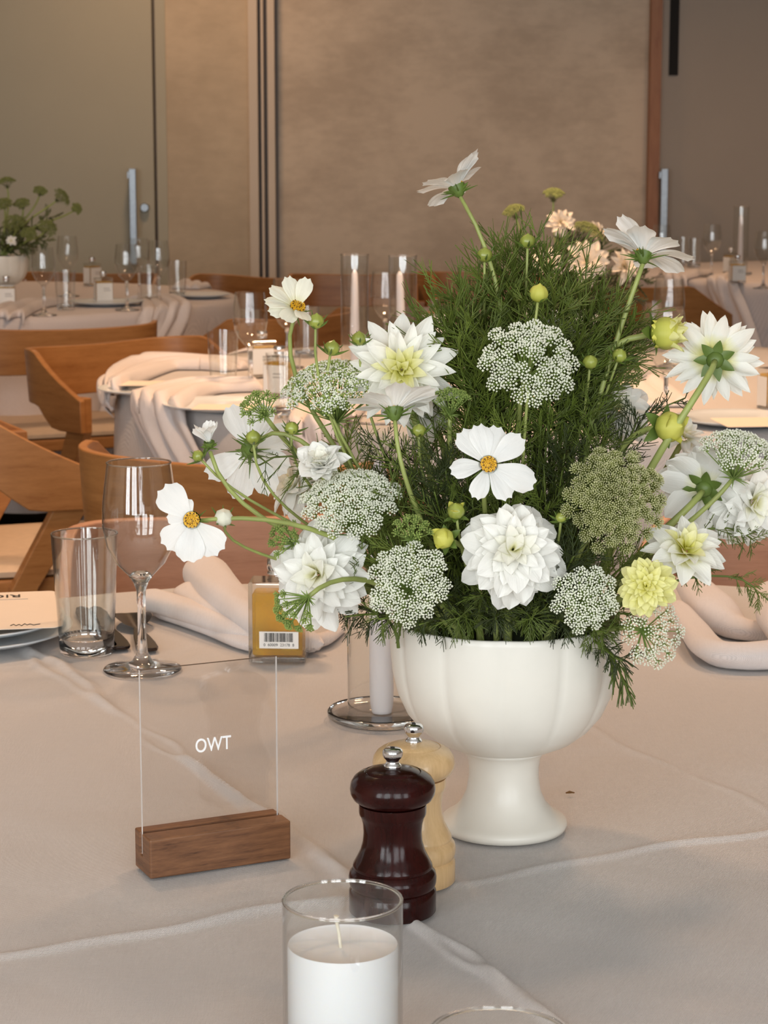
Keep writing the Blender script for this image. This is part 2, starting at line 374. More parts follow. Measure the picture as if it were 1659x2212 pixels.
# ================================================================= TABLES AND CLOTHS
T1 = (0.09, 1.577, .97); T2 = (0.39, 4.80, .97); T3 = (-1.45, 7.40, .95); T4 = (2.0, 8.95, .97)
def table(T, label):
    t = thing('banquet_table', label, 'table', (T[0], T[1], 0), 0, 'round banquet tables under linen')
    q = MB(); q.lathe([(0, .72), (T[2]-.012, .72), (T[2]-.008, .724), (T[2]-.008, .742), (T[2]-.012, .746), (0, .746)], 64); part('tabletop', q, M['wood'], t)
    q = MB(); q.lathe([(0, 0), (.34, 0), (.34, .015), (.05, .04), (.04, .1), (.04, .66), (.12, .72)], 24); part('pedestal', q, M['gunmetal'], t)
def crease_h(x, y):                          # fold lines pressed into the near cloth
    h = 0
    ux, uy = .902, .432
    # line along (-.43,.90): three pressed folds; line along (.90,.43)
    for (lx, ly, dx, dy, amp, sg) in ((-.276, 2.002, -.43, .903, .0050, .0050), (.0, 1.415, .44, -.898, .0036, .0045),
                                      (-.245, 1.320, .902, .432, .0036, .006), (.30, 1.62, .43, -.903, .0022, .005)):
        n_ = -dy*(x-lx) + dx*(y-ly); s_ = dx*(x-lx) + dy*(y-ly)
        wob = .004*math.sin(s_*23) + .002*math.sin(s_*57+1)
        h += amp*math.exp(-((n_+wob)/sg)**2)*(0.75+.25*math.sin(s_*14)) - .25*amp*math.exp(-((n_+wob-.012)/(sg*1.6))**2)
    h += .0012*math.sin(x*9+y*4)*math.sin(y*11-x*3) + .0006*math.sin(x*31+y*17)*math.sin(y*37)
    # small ruck beside the sign and right of the bowl
    n_ = (y-1.43) - .35*(x+.0) ; h += .002*math.exp(-((n_)/.012)**2)*math.exp(-((x+.03)/.05)**2)
    return max(h, 0)*1.0
def tablecloth(T, label, fine=False, mat=None):
    cx, cy, R = T; n = 960 if fine else 220; q = MB(); rows = []
    rr = [R*i/(380 if fine else 12) for i in range(1, (380 if fine else 12)+1)]
    for r in rr:
        rows.append([(cx+r*math.cos(2*PI*k/n), cy+r*math.sin(2*PI*k/n), TZ-.0015 + (crease_h(cx+r*math.cos(2*PI*k/n), cy+r*math.sin(2*PI*k/n)) if fine else 0)) for k in range(n)])
    ph = random.random()*6
    for j in range(1, 22):
        s_ = j/21; drop = .58*s_**1.15
        row = []
        for k in range(n):
            a = 2*PI*k/n; fold = .035*s_*math.sin(a*13+ph+.6*math.sin(a*3)) + .012*s_*math.sin(a*29+ph)
            r = R + .008*min(1, j/2) + .03*s_ + fold
            row.append((cx+r*math.cos(a), cy+r*math.sin(a), TZ-.0015-drop - (.003 if j == 1 else 0)))
        rows.append(row)
    q.v.append((cx, cy, TZ-.0015)); q.a.append(0.0); q.grid(rows, closed=True)
    q.f += [(0, 1+k, 1+(k+1) % n) for k in range(n)]; q.m += [0]*n
    o = part('tablecloth', q, mat or M['cloth'], None, sharp=False); tag(o, label, 'tablecloth', 'round linen tablecloths'); return o
table(T1, 'round banquet table under the near linen cloth with the flower bowl')
table(T2, 'round banquet table in the middle, second from the camera')
table(T3, 'round banquet table at the far left before the pale panel')
table(T4, 'round banquet table at the far right before the grey panel')
tablecloth(T1, 'pale pinkish linen cloth with pressed creases filling the foreground', True)
tablecloth(T2, 'peach lit linen cloth on the middle table behind the flowers', False, M['cloth'])
tablecloth(T3, 'greyish linen cloth on the far left table', False, M['cloth_far'])
tablecloth(T4, 'linen cloth on the far right table, grey where it hangs', False, M['cloth_far'])
# ================================================================= CHAIRS
def make_chair(wm):
    t = thing('dining_chair', '', 'chair')
    W, D = .285, .30                          # half width and depth of the bent back
    def plan(s):                              # s in -1..1 along the bent shell
        a = s*1.62; x = W*math.copysign(abs(math.sin(min(abs(a), PI/2)))**.62, a)
        y = -.27 + (.15*(1-math.cos(min(abs(a), PI/2)))**1.3 if abs(a) < PI/2 else .15 + (abs(a)-PI/2)*.5)
        y = -.27 + D*abs(s)**3.2
        return x, y
    n = 40; q = MB(); inn = []; out = []
    th = .016
    for i in range(n+1):
        s = -1 + 2*i/n; x, y = plan(s); x2, y2 = plan(min(1, s+.01)); x1, y1 = plan(max(-1, s-.01))
        tx, ty = x2-x1, y2-y1; l = math.hypot(tx, ty); nx, ny = ty/l, -tx/l   # outward normal
        a = abs(s); top = .765 - .015*(1-a) if a < .72 else .765 - .115*((a-.72)/.28)**1.1
        bot = .625 if a < .74 else .625 - .055*min(1, (a-.74)/.12)
        if a > .9: bot = .57
        lean = .10
        inn.append([(x, y-(top-.62)*lean, top), (x, y, bot)]); out.append([(x+nx*th, y+ny*th-(top-.62)*lean, top), (x+nx*th, y+ny*th, bot)])
    rows = [[inn[i][0], inn[i][1], out[i][1], out[i][0]] for i in range(n+1)]
    q.grid(rows, closed=True); q.f += [(0, 1, 2, 3), tuple(n*4+k for k in (3, 2, 1, 0))]; q.m += [0, 0]
    bk = part('backrest', q, wm, t, sharp=False, fix=True, bevel=.003); bk.data.set_sharp_from_angle(angle=.6)
    for sx in (-1, 1):
        q = MB()
        def sec(x, y, z, a, c): return [(x-a, y-c, z), (x+a, y-c, z), (x+a, y+c, z), (x-a, y+c, z)]
        q.grid([sec(sx*.272, .00, .655, .014, .02), sec(sx*.274, -.012, .57, .014, .034), sec(sx*.26, -.10, .42, .017, .026), sec(sx*.235, -.25, 0, .014, .016)], closed=True)
        q.f += [(3, 2, 1, 0), (12, 13, 14, 15)]; q.m += [0, 0]
        part('leg', q, wm, t, smooth=False, bevel=.003)
        q = MB(); q.grid([sec(sx*.20, .20, .43, .018, .022), sec(sx*.215, .235, 0, .013, .014)], closed=True); q.f += [(3, 2, 1, 0), (4, 5, 6, 7)]; q.m += [0, 0]
        part('leg', q, wm, t, smooth=False, bevel=.003)
    q = MB(); q.box((0, .0, .415), (.245, .225, .018)); part('seat_frame', q, wm, t, smooth=False, bevel=.006)
    q = MB(); rows = []
    for r, z in ((.0, .462), (.7, .462), (.95, .458), (1, .448), (1, .438), (.96, .434), (.0, .434)):
        row = []
        for k in range(40):
            a = 2*PI*k/40; c_, s_ = math.cos(a), math.sin(a); e = .35
            row.append((.245*r*math.copysign(abs(c_)**e, c_), .0+.228*r*math.copysign(abs(s_)**e, s_), z))
        rows.append(row)
    q.grid(rows, closed=True); part('seat_pad', q, M['pad'], t)
    return t
ch0 = make_chair(M['wood']); ch1 = make_chair(M['wood_rose'])
used = {ch0: False, ch1: False}
def chair(T, ang, rad, label, turn=0, src=ch0, group='bent wood chairs around the tables'):
    a = math.radians(ang); x = T[0]+rad*math.cos(a); y = T[1]+rad*math.sin(a); rz = a + PI/2 + math.radians(turn)
    if not used[src]:
        used[src] = True; r = src; r.location = (x, y, 0); r.rotation_euler = (0, 0, rz); r['label'] = label; r['group'] = group
    else: r = dup(src, (x, y, 0), rz, label, group)
    return r
chair(T2, 242, 1.20, 'bent wood chair with its rounded back to the camera, right behind the near wine glass')
chair(T2, 201, 1.16, 'large bent wood chair at the left edge, leg running down beside the near tumbler')
chair(T2, 181, 1.63, 'wooden chair cut by the left edge, wing tip above the large chair')
chair(T2, 145, 1.14, 'wooden chair at middle left showing the inside of its back', -9)
chair(T1, 100, 1.13, 'reddish wood chair facing the camera across the near table, left of the bowl', 0, ch1)
chair(T1, 66, 1.16, 'reddish wood chair facing the camera across the near table, right of the bowl', 0, ch1)
chair(T3, 294, 1.12, 'wooden chair at the far left table with its back to the camera')
chair(T3, 326, 1.22, 'wooden chair tucked at the right side of the far left table')
chair(T3, 49, 1.22, 'wooden chair behind the far left table, at the right before the plaster')
chair(T3, 78, 1.15, 'wooden chair behind the far left table, only its top edge above the bottles')
chair((-.09, 9.45, 0), 270, 1.0, 'wooden chair standing alone left of the two glass candle cylinders', 180)
chair((.42, 9.6, 0), 270, 1.0, 'wooden chair far back, seen through the tall green fronds', 180)
chair(T4, 219, 1.20, 'wooden chair before the far right table, under the right hand cosmos')
# ================================================================= GLASSWARE
def bead(r, z, w_=.0009): return [(r+w_*math.cos(a), z+w_*math.sin(a)) for a in [2*PI*i/8 for i in range(9)]]
def gl_wine():
    t = thing('wine_glass', '', 'glass')
    q = MB(); q.lathe([(.0050, .0885), (.0120, .0945), (.024, .107), (.0325, .124), (.0366, .144), (.0362, .162), (.0338, .184), (.0310, .2055)], 64)
    part('bowl', q, M['thin'], t, sharp=False)
    q = MB(); q.lathe(bead(.0309, .2055, .0008), 64); part('rim', q, M['glass'], t, sharp=False)
    q = MB(); q.lathe([(.0, .0), (.0375, 0), (.0385, .0012), (.0375, .0024), (.022, .0045), (.010, .009), (.0055, .018), (.0042, .035), (.0040, .060), (.0046, .080), (.0075, .0880), (.0118, .0940), (.0085, .0975), (0, .0960)], 56)
    part('stem_and_foot', q, M['glass'], t, sharp=False); return t
def gl_tumbler():
    t = thing('water_tumbler', '', 'glass')
    q = MB(); q.lathe([(.0280, .0170), (.0283, .02), (.0338, .122)], 64); q.lathe([(.0262, .0170), (.0270, .022), (.0324, .1215)], 64); part('wall', q, M['thin'], t, sharp=False)
    q = MB(); q.lathe(bead(.0331, .1222), 64); part('rim', q, M['glass'], t, sharp=False)
    q = MB(); q.lathe([(0, 0), (.0262, 0), (.0275, .0015), (.0281, .017), (.0262, .0172), (.0245, .0145), (.018, .0125), (0, .0118)], 56); part('thick_base', q, M['glass'], t, sharp=False); return t
def gl_thin(kind):                            # the far glasses: same shapes, single blown wall
    t = thing('wine_glass' if kind == 'wine' else 'water_tumbler', '', 'glass'); q = MB()
    if kind == 'wine':
        q.lathe([(.0366, .144), (.0362, .162), (.0338, .184), (.0310, .2055)], 32); q.lathe([(.0366, .144), (.0325, .124), (.024, .108), (.014, .096), (.0042, .088)], 32)
        part('bowl', q, M['thin'], t, sharp=False)
        q = MB(); q.lathe([(0, 0), (.0375, 0), (.0385, .0012), (.0375, .0024), (.022, .0045), (.010, .009), (.0055, .018), (.0042, .035), (.0040, .080), (.0075, .0905), (0, .094)], 28); part('stem_and_foot', q, M['glass'], t, sharp=False)
    else:
        q.lathe([(.0275, .016), (.0283, .03), (.0338, .122)], 32); part('wall', q, M['thin'], t, sharp=False)
        q = MB(); q.lathe([(0, 0), (.0262, 0), (.0275, .0015), (.0276, .016), (.02, .0135), (0, .0125)], 28); part('thick_base', q, M['glass'], t, sharp=False)
    return t
src_ = {'w': gl_wine(), 't': gl_tumbler(), 'fw': gl_thin('wine'), 'ft': gl_thin('tum')}
gused = {}
def glass(kind, x, y, label, group, rz=0):
    s_ = src_[kind]
    if kind not in gused:
        gused[kind] = 1; s_.location = (x, y, TZ+.0005); s_['label'] = label; s_['group'] = group; s_.rotation_euler[2] = rz; return s_
    return dup(s_, (x, y, TZ+.0005), rz, label, group)
GW, GT = 'stemmed wine glasses', 'water tumblers'
p = at(308, 1448); glass('w', p.x, p.y, 'large clear wine glass on the near table behind the acrylic sign', GW)
p = at(188, 1409); glass('t', p.x, p.y, 'clear empty tumbler between menu card and near wine glass', GT)
for px, rim, lab in ((540, 632, 'wine glass on the middle table right behind the amber bottle'),
                     (620, 603, 'wine glass on the middle table behind the small leaning cosmos'),
                     (832, 588, 'wine glass between the two tall candle cylinders'),
                     (1446, 603, 'wine glass on the middle table in front of the right far chair'),
                     (1442, 672, 'nearest wine glass on the middle table, behind the yellow dahlia bud')):
    p = at(px, rim, .955); glass('fw', p.x, p.y, lab, GW)
for px, rim, lab in ((481, 714, 'tumbler at the left of the middle table beside the folded napkin'),
                     (660, 662, 'tumbler on the middle table behind the cosmos bud'),
                     (612, 762, 'tumbler on the middle table behind the white label bottle'),
                     (1416, 652, 'tumbler on the middle table left of the right wine glass')):
    p = at(px, rim, .873); glass('ft', p.x, p.y, lab, GT)
for px, rim, lab in ((92, 535, 'wine glass at left on the far left table, beside the flower bowl'),
                     (145, 510, 'taller standing wine glass just right of the far left flowers'),
                     (272, 528, 'leftmost of three wine glasses right of the white label bottle on the far left table'),
                     (299, 515, 'middle wine glass of the three on the far left table, before the door handle'),
                     (342, 520, 'rightmost of three wine glasses on the far left table, before the dark door seam'),
                     (1430, 486, 'wine glass on the far right table before the wooden post'),
                     (1539, 485, 'wine glass standing clear against the grey panel on the far right table'),
                     (1652, 500, 'wine glass cut by the right picture edge on the far right table')):
    p = at(px, rim, .955); glass('fw', p.x, p.y, lab, GW)
for px, rim, lab in ((140, 584, 'tall tumbler in front of the white wall on the far left table'),
                     (321, 572, 'tumbler among the three wine glasses on the far left table'),
                     (382, 563, 'rightmost tumbler on the far left table before the plaster wall'),
                     (1476, 512, 'left tumbler of the two on the far right table'),
                     (1500, 515, 'right tumbler of the two on the far right table')):
    p = at(px, rim, .873); glass('ft', p.x, p.y, lab, GT)
# ---- candle cylinders on glass plates with tapers
def holder(x, y, label, label2, lean=(0, 0)):
    t = thing('glass_candle_holder', label, 'candle holder', (x, y, TZ+.0005), 0, 'glass cylinder candle holders')
    q = MB(); q.lathe([(0, 0), (.044, 0), (.0485, .003), (.0492, .007), (.0475, .009), (.0455, .0065), (.040, .005), (0, .005)], 56); part('plate', q, M['glass'], t, sharp=False)
    q = MB(); q.lathe([(.0308, .0055), (.0308, .27)], 48); part('cylinder', q, M['thin'], t, sharp=False)
    q = MB(); q.lathe([(.0308+.0012*math.cos(a), .27+.0012*math.sin(a)) for a in [2*PI*i/8 for i in range(9)]], 48); part('rim', q, M['glass'], t, sharp=False)
    c = thing('taper_candle', label2, 'candle', (x, y, TZ+.006), 0, 'pale taper candles')
    q = MB(); prof = [(0, 0), (.0088, .0003), (.0103, .008), (.0108, .02), (.0102, .10), (.0082, .19), (.0068, .222), (.003, .229), (0, .231)]
    q.lathe(prof, 32); part('wax', q, M['taper'], c)
    q = MB(); q.tube([(0, 0, .228), (.0005, 0, .236), (.0015, 0, .24)], .0007, 5); part('wick', q, M['wick'], c)
    c.rotation_euler = (0, lean[0], 0)
p = at(825, 1553); holder(p.x, p.y, 'clear glass candle cylinder on a round glass plate behind the white bowl', 'pale taper candle standing beside the white bowl', (-.012, 0))
p = atY(766, 540, 4.85); holder(p.x, 4.85, 'left of the two clear candle cylinders on the middle table', 'taper candle in the left cylinder of the middle table')
p = atY(870, 540, 4.80); holder(p.x, 4.80, 'right of the two clear candle cylinders on the middle table', 'taper candle in the right cylinder of the middle table', (-.03, 0))
p = atY(1602, 440, 8.75); holder(p.x, 8.75, 'clear candle cylinder on the far right table', 'taper candle inside the cylinder of the far right table')
# ---- jar candle in front
jx, jy = at(740, 1946, .853).xy
def jar(x, y, label):
    t = thing('candle_jar', label, 'jar', (x, y, TZ+.001))
    q = MB(); q.lathe([(0, 0), (.0318, 0), (.0328, .002), (.0328, .1025)], 72); part('glass_wall', q, M['thin'], t, sharp=False)
    q = MB(); q.lathe([(.0320+.0010*math.cos(a), .1025+.0010*math.sin(a)) for a in [2*PI*i/8 for i in range(9)]], 72); part('rim', q, M['glass'], t, sharp=False)
jar(jx, jy, 'clear glass cylinder around the white pillar candle, front centre')
jar(.0527, .948, 'glass jar at the bottom edge, only the back of its rim in view')
t = thing('pillar_candle', 'white wax candle with an unlit wick inside the front glass jar', 'candle', (jx, jy, TZ+.0062))
q = MB(); q.lathe([(0, 0), (.0295, 0), (.0302, .001), (.0302, .0715), (.0298, .0725), (.0285, .0715), (.012, .0705), (0, .0700)], 64); part('wax', q, M['wax'], t)
q = MB(); q.tube([(-.001, 0, .069), (-.002, 0, .078), (-.0036, .001, .0865), (-.0034, .001, .088)], [.0009, .0009, .0010, .0016], 8); part('wick', q, M['wick'], t)
# ================================================================= MILLS
def mill(px, py, mat, label, letter, name):
    p = at(px, py); t = thing(name, label, 'mill', (p.x, p.y, TZ+.001), 0)
    body = [(0, 0), (.0285, 0), (.0292, .0008), (.0292, .0145), (.0284, .0155), (.0275, .0165), (.0286, .0180), (.0293, .0205), (.0295, .0240), (.0288, .0272), (.0272, .0290), (.0262, .0300), (.0268, .0312), (.0264, .0330), (.0240, .0375), (.0216, .0425), (.0200, .0485), (.0195, .0550), (.0200, .0610), (.0212, .0655), (.0222, .0670), (.0226, .0690), (.0226, .0745), (0, .0745)]
    head = [(0, .0752), (.0220, .0752), (.0235, .0760), (.0262, .0780), (.0281, .0815), (.0286, .0850), (.0279, .0890), (.0258, .0925), (.0228, .0948), (.0190, .0965), (.0183, .0961), (.0178, .0968), (.0130, .0985), (.0075, .0995), (0, .0997)]
    q = MB(); q.lathe(body, 64); part('body', q, mat, t); q = MB(); q.lathe(head, 64); h = part('head', q, mat, t)
    kn = [(.0055, .0990), (.0058, .0993), (.0058, .1010), (.0050, .1018), (.0042, .1030), (.0045, .1045), (.0060, .1060), (.0066, .1075), (.0067, .1100), (.0063, .1112), (.0052, .1122), (0, .1126)]
    q = MB(); q.lathe(kn, 48, mod=lambda a, z: 1 + (.025*math.cos(24*a) if .107 < z < .1105 else 0)); k = part('knob', q, M['chrome'], t)
    lettering(letter, .0062, M['ink'], k, Matrix.Translation((0, -.0002, .1127)) @ Matrix.Rotation(.15, 4, 'Z'), .0001)
    return t
mill(848, 1969, M['darkwood'], 'glossy dark red wooden pepper mill with a chrome knob', 'P', 'pepper_mill')
mill(893, 1903, M['maple'], 'pale maple salt mill with a chrome knob behind the dark mill', 'S', 'salt_mill')
# ================================================================= SIGN
sx_ = at(325, 1903); sr_ = at(629, 1858); dirv = (sr_ - sx_).normalized(); ang = math.atan2(dirv.y, dirv.x); slen = (sr_-sx_).length
t = thing('table_sign', 'clear acrylic table sign with white letters in a walnut block', 'sign', (sx_.x, sx_.y, TZ+.001), ang)
q = MB(); hgt, dep = .0285, .033; s0, s1, sd = .0175, .0215, .012
prof = [(0, 0), (dep, 0), (dep, hgt), (s1, hgt), (s1, sd), (s0, sd), (s0, hgt), (0, hgt)]
n = len(prof); vs_ = [(0, y, z) for y, z in prof] + [(slen, y, z) for y, z in prof]
fs = [(i, (i+1) % n, n+(i+1) % n, n+i) for i in range(n)]
fs += [(7, 6, 5, 0), (5, 4, 1, 0), (4, 3, 2, 1)]; fs += [(n, n+5, n+6, n+7), (n, n+1, n+4, n+5), (n+1, n+2, n+3, n+4)]
q.add(vs_, fs); wb = part('wooden_block', q, M['walnut'], t, smooth=False, fix=True, bevel=.0013); wb['label'] = 'slotted walnut base block'
q = MB(); y0_, y1_, za, zb, xa, xb = .0180, .0210, .0125, .146, .0012, slen-.0025
q.add([(xa, y0_, za), (xb, y0_, za), (xb, y0_, zb), (xa, y0_, zb)], [(0, 1, 2, 3)], 0); q.add([(xa, y1_, za), (xb, y1_, za), (xb, y1_, zb), (xa, y1_, zb)], [(3, 2, 1, 0)], 0)
for x in (xa, xb): q.add([(x, y0_, za), (x, y1_, za), (x, y1_, zb), (x, y0_, zb)], [(0, 1, 2, 3)], 1)
q.add([(xa, y0_, zb), (xb, y0_, zb), (xb, y1_, zb), (xa, y1_, zb)], [(0, 1, 2, 3)], 2)
ac = part('acrylic_panel', q, [M['acryl'], M['acryl_edge'], M['acryl_top']], t, smooth=False)
lettering('OWT', .0150, M['white_print'], ac, Matrix.Translation((.0545, .0175, .0865)) @ Matrix.Rotation(PI/2, 4, 'X') @ Matrix.Diagonal((.74, .95, 1, 1)), .00012)
# ================================================================= BOTTLES
def bottle(x, y, rz, label, kind, far=False):
    t = thing('oil_bottle', label, 'bottle', (x, y, TZ+.001), rz, 'square bottles of golden oil')
    W, Dp, H = .0285, .0190, .081
    q = MB(); q.box((0, 0, H/2), (W, Dp, H/2)); part('glass_body', q, M['thin'] , t, smooth=False, bevel=.002)
    q = MB(); q.box((0, 0, .0065+.0315), (W-.0035, Dp-.0035, .0315)); part('oil', q, M['oil'], t, smooth=False, bevel=.002)
    q = MB(); q.box((0, 0, .003), (W-.0005, Dp-.0005, .0028)); part('glass_base', q, M['glass'], t, smooth=False, bevel=.001)
    q = MB(); q.lathe([(.012, .0805), (.0095, .083), (.009, .088)], 24); part('neck', q, M['thin'], t)
    q = MB(); q.lathe([(0, .087), (.0112, .087), (.0114, .0885), (.0106, .0895), (.0106, .0915), (.0114, .0925), (.0114, .1015), (.0106, .1025), (0, .1025)], 32); part('cap', q, M['chrome'], t)
    if kind == 'barcode':
        q = MB(); q.box((.002, -Dp-.0004, .0235), (.0195, .0002, .0085)); lb = part('label', q, M['label'], t, smooth=False)
        q = MB(); rnd = random.Random(3); x_ = -.0125
        while x_ < .0165:
            w_ = rnd.choice((.0002, .0003, .0005)); q.box((x_+w_, -Dp-.0007, .0262), (w_, .0001, .0045)); x_ += 2*w_ + rnd.choice((.0003, .0004, .0007))
        part('barcode', q, M['ink'], lb, smooth=False)
        lettering('0  60009  23178  8', .0040, M['ink'], lb, Matrix.Translation((.002, -Dp-.0007, .0185)) @ Matrix.Rotation(PI/2, 4, 'X'), 0, 'barcode_digits', .0001)
    else:
        q = MB(); q.box((0, -Dp-.0004, .036), (.0265, .0002, .0285)); q.box((-W-.0004, 0, .036), (.0002, .0165, .0285)); lb = part('label', q, M['label'], t, smooth=False)
        q = MB(); q.box((.006, -Dp-.0008, .047), (.010, .0001, .0013)); q.box((.008, -Dp-.0008, .040), (.012, .0001, .0011)); part('print', q, M['inkgrey'], lb, smooth=False)
p = at(603, 1425); bottle(p.x, p.y, -.06, 'square oil bottle with a barcode label on the near table, left of the candle', 'barcode')
for px, py, rz, lab in ((567, 815, .3, 'oil bottle with white label beside the left wine glass of the middle table'),
                        (604, 856, -.5, 'oil bottle nearest the front on the middle table, left of the white umbel'),
                        (938, 730, .3, 'oil bottle on the middle table, half hidden by the dark fronds'),
                        (1672, 884, .4, 'oil bottle cut by the right picture edge on the middle table')):
    p = at(px, py); bottle(p.x, p.y, rz, lab, 'plain')
for px, py, rz, lab in ((224, 654, .35, 'white labelled oil bottle in the middle of the far left table'),
                        (200, 616, .9, 'golden oil bottle behind the labelled one on the far left table'),
                        (15, 667, .1, 'oil bottle at the left picture edge on the far left table'),
                        (1592, 611, .2, 'white labelled oil bottle on the far right table'),
                        (1578, 590, .8, 'golden oil bottle behind the labelled one on the far right table')):
    p = at(px, py); bottle(p.x, p.y, rz, lab, 'plain')
# ================================================================= PLATES, CARDS, CUTLERY
def plate(x, y, r, label, z=0):
    q = MB(); k = r/.11
    q.lathe([(0, .001), (.06*k, 0), (.066*k, .002), (.1*k, .008), (.1095*k, .012), (.11*k, .0135), (.1085*k, .0138), (.098*k, .0105), (.066*k, .0055), (0, .0045)], 64)
    o = part('dinner_plate', q, M['ceramic_w'], None, (x, y, TZ+.001+z)); tag(o, label, 'plate', 'stacked white plates'); return o
def card(x, y, z, w, h, rz, label, text=None, tilt=0):
    t = thing('menu_card', label, 'card', (x, y, z), rz, 'cream menu cards')
    q = MB(); r = .006; pts = []
    for cx, cy, a0 in ((w/2-r, h/2-r, 0), (-w/2+r, h/2-r, 90), (-w/2+r, -h/2+r, 180), (w/2-r, -h/2+r, 270)):
        for k in range(5): a = math.radians(a0+k*22.5); pts.append((cx+r*math.cos(a), cy+r*math.sin(a)))
    n = len(pts); q.add([(x_, y_, 0) for x_, y_ in pts] + [(x_, y_, .0006) for x_, y_ in pts], [tuple(range(n-1, -1, -1)), tuple(range(n, 2*n))] + [(i, (i+1) % n, n+(i+1) % n, n+i) for i in range(n)])
    c = part('paper', q, M['paper'], t, smooth=False); t.rotation_euler[1] = tilt
    return t, c
plate(-.437, 2.215, .112, 'lower of the two stacked plates at the left edge of the near table')
plate(-.437, 2.215, .104, 'upper of the two stacked plates under the near menu card', .0105)
# near menu card: front right corner near (128,1368), back right corner near (118,1275)
a_ = at(127, 1357, .778); b_ = at(118, 1278, .778); c_ = at(0, 1370, .778)
ex = Vector((b_.y-a_.y, a_.x-b_.x, 0)).normalized(); rz = math.atan2(ex.y, ex.x); hh = .115; ww = .15
ey = Vector((-ex.y, ex.x, 0)); hh = (b_-a_).dot(ey); cc = a_ - ex*ww/2 + ey*hh/2
t, c = card(cc.x, cc.y, .7785, ww, hh, rz, 'cream menu card with black lettering lying on the near left plates')
lettering('RIC', .021, M['ink'], c, Matrix.Translation((ww/2-.052, hh/2-.022, .0009)) @ Matrix.Rotation(PI, 4, 'Z'))
lettering('~~~~~~~', .006, M['ink'], c, Matrix.Translation((ww/2-.052, hh/2-.040, .0009)) @ Matrix.Rotation(PI, 4, 'Z'), 0, 'fine_print') if False else None
q = MB()
q.box((ww/2-.047, hh/2-.040, .0008), (.018, .0009, .0001)); part('fine_print', q, M['inkgrey'], c, smooth=False)
q = MB(); pts = [(0, 0), (.003, .004), (.005, -.001), (.008, .003), (.010, -.002), (.013, .005), (.015, 0), (.018, .003), (.021, -.001), (.027, .002)]
q.tube([(ww/2-.048+x*1.1, -hh/2+.014+y*1.3, .0009) for x, y in pts], .0005, 4); part('monogram', q, M['ink'], c)
def flat(name, outline, th, mat, parent, loc=None, bevel=.0008):
    q = MB(); n = len(outline); q.add([(x, y, 0) for x, y in outline] + [(x, y, th) for x, y in outline], [tuple(range(n-1, -1, -1)), tuple(range(n, 2*n))] + [(i, (i+1) % n, n+(i+1) % n, n+i) for i in range(n)])
    return part(name, q, mat, parent, loc, smooth=False, bevel=bevel)
def sym(prof):                                # half outline (half width, length) -> closed outline
    return [(w_, y) for w_, y in prof] + [(-w_, y) for w_, y in reversed(prof)]
def spoon(px, py, px2, py2, label, name, knife=False):
    a = at(px, py); bq = at(px2, py2); d = bq-a; t = thing(name, label, name.split('_')[-1], (a.x, a.y, TZ+.002), math.atan2(d.y, d.x)-PI/2, 'dark cutlery on the near table')
    flat('handle', sym([(.004, 0), (.0085, .002), (.0105, .008), (.0105, .03), (.0085, .06), (.0055, .085), (.0038, .10)]), .0035, M['gunmetal'], t)
    if knife: flat('blade', sym([(.0038, .0995), (.007, .108), (.0095, .125), (.010, .18), (.006, .205), (.001, .212)]), .0022, M['gunmetal'], t)
    else:
        q = MB(); rows = []
        for i in range(9):
            u = i/8; w_ = .0038 + .0165*math.sin(PI*min(1, u*.97))**.75; rows.append([(w_*v, .098+.068*u, .0035 + .006*(v*v)*math.sin(PI*u) + .002*u) for v in (-1, -.6, -.2, .2, .6, 1)])
        q.grid(rows); part('spoon_bowl', q, M['gunmetal'], t)
spoon(322, 1412, 268, 1318, 'dark metal spoon lying behind the stem of the near wine glass', 'table_spoon')
spoon(262, 1408, 205, 1318, 'dark metal knife lying just right behind the near tumbler', 'table_knife', True)
spoon(235, 1408, 175, 1318, 'dark metal fork seen through the near tumbler', 'table_fork', True)
for px, py, r, lab in ((1610, 925, .12, 'plate on the middle table at the right picture edge'), (330, 858, .12, 'plate at the left rim of the middle table under a napkin'),
                       (480, 893, .12, 'plate at the near rim of the middle table half under a napkin'),
                       (225, 662, .12, 'plate on the far left table before the labelled bottle'), (432, 646, .10, 'plate on the far left table at its right rim')):
    p = at(px, py); plate(p.x, p.y+.06, r, lab)
for px, py, w_, h_, rz, lab in ((1640, 912, .15, .13, .1, 'peach lit menu card on the plate at the right edge of the middle table'),
                                (340, 828, .17, .09, .05, 'menu card under the napkin at the left of the middle table'),
                                (505, 880, .15, .09, -.1, 'menu card at the near rim of the middle table')):
    p = at(px, py, .767); card(p.x, p.y, .767, w_, h_, rz, lab)
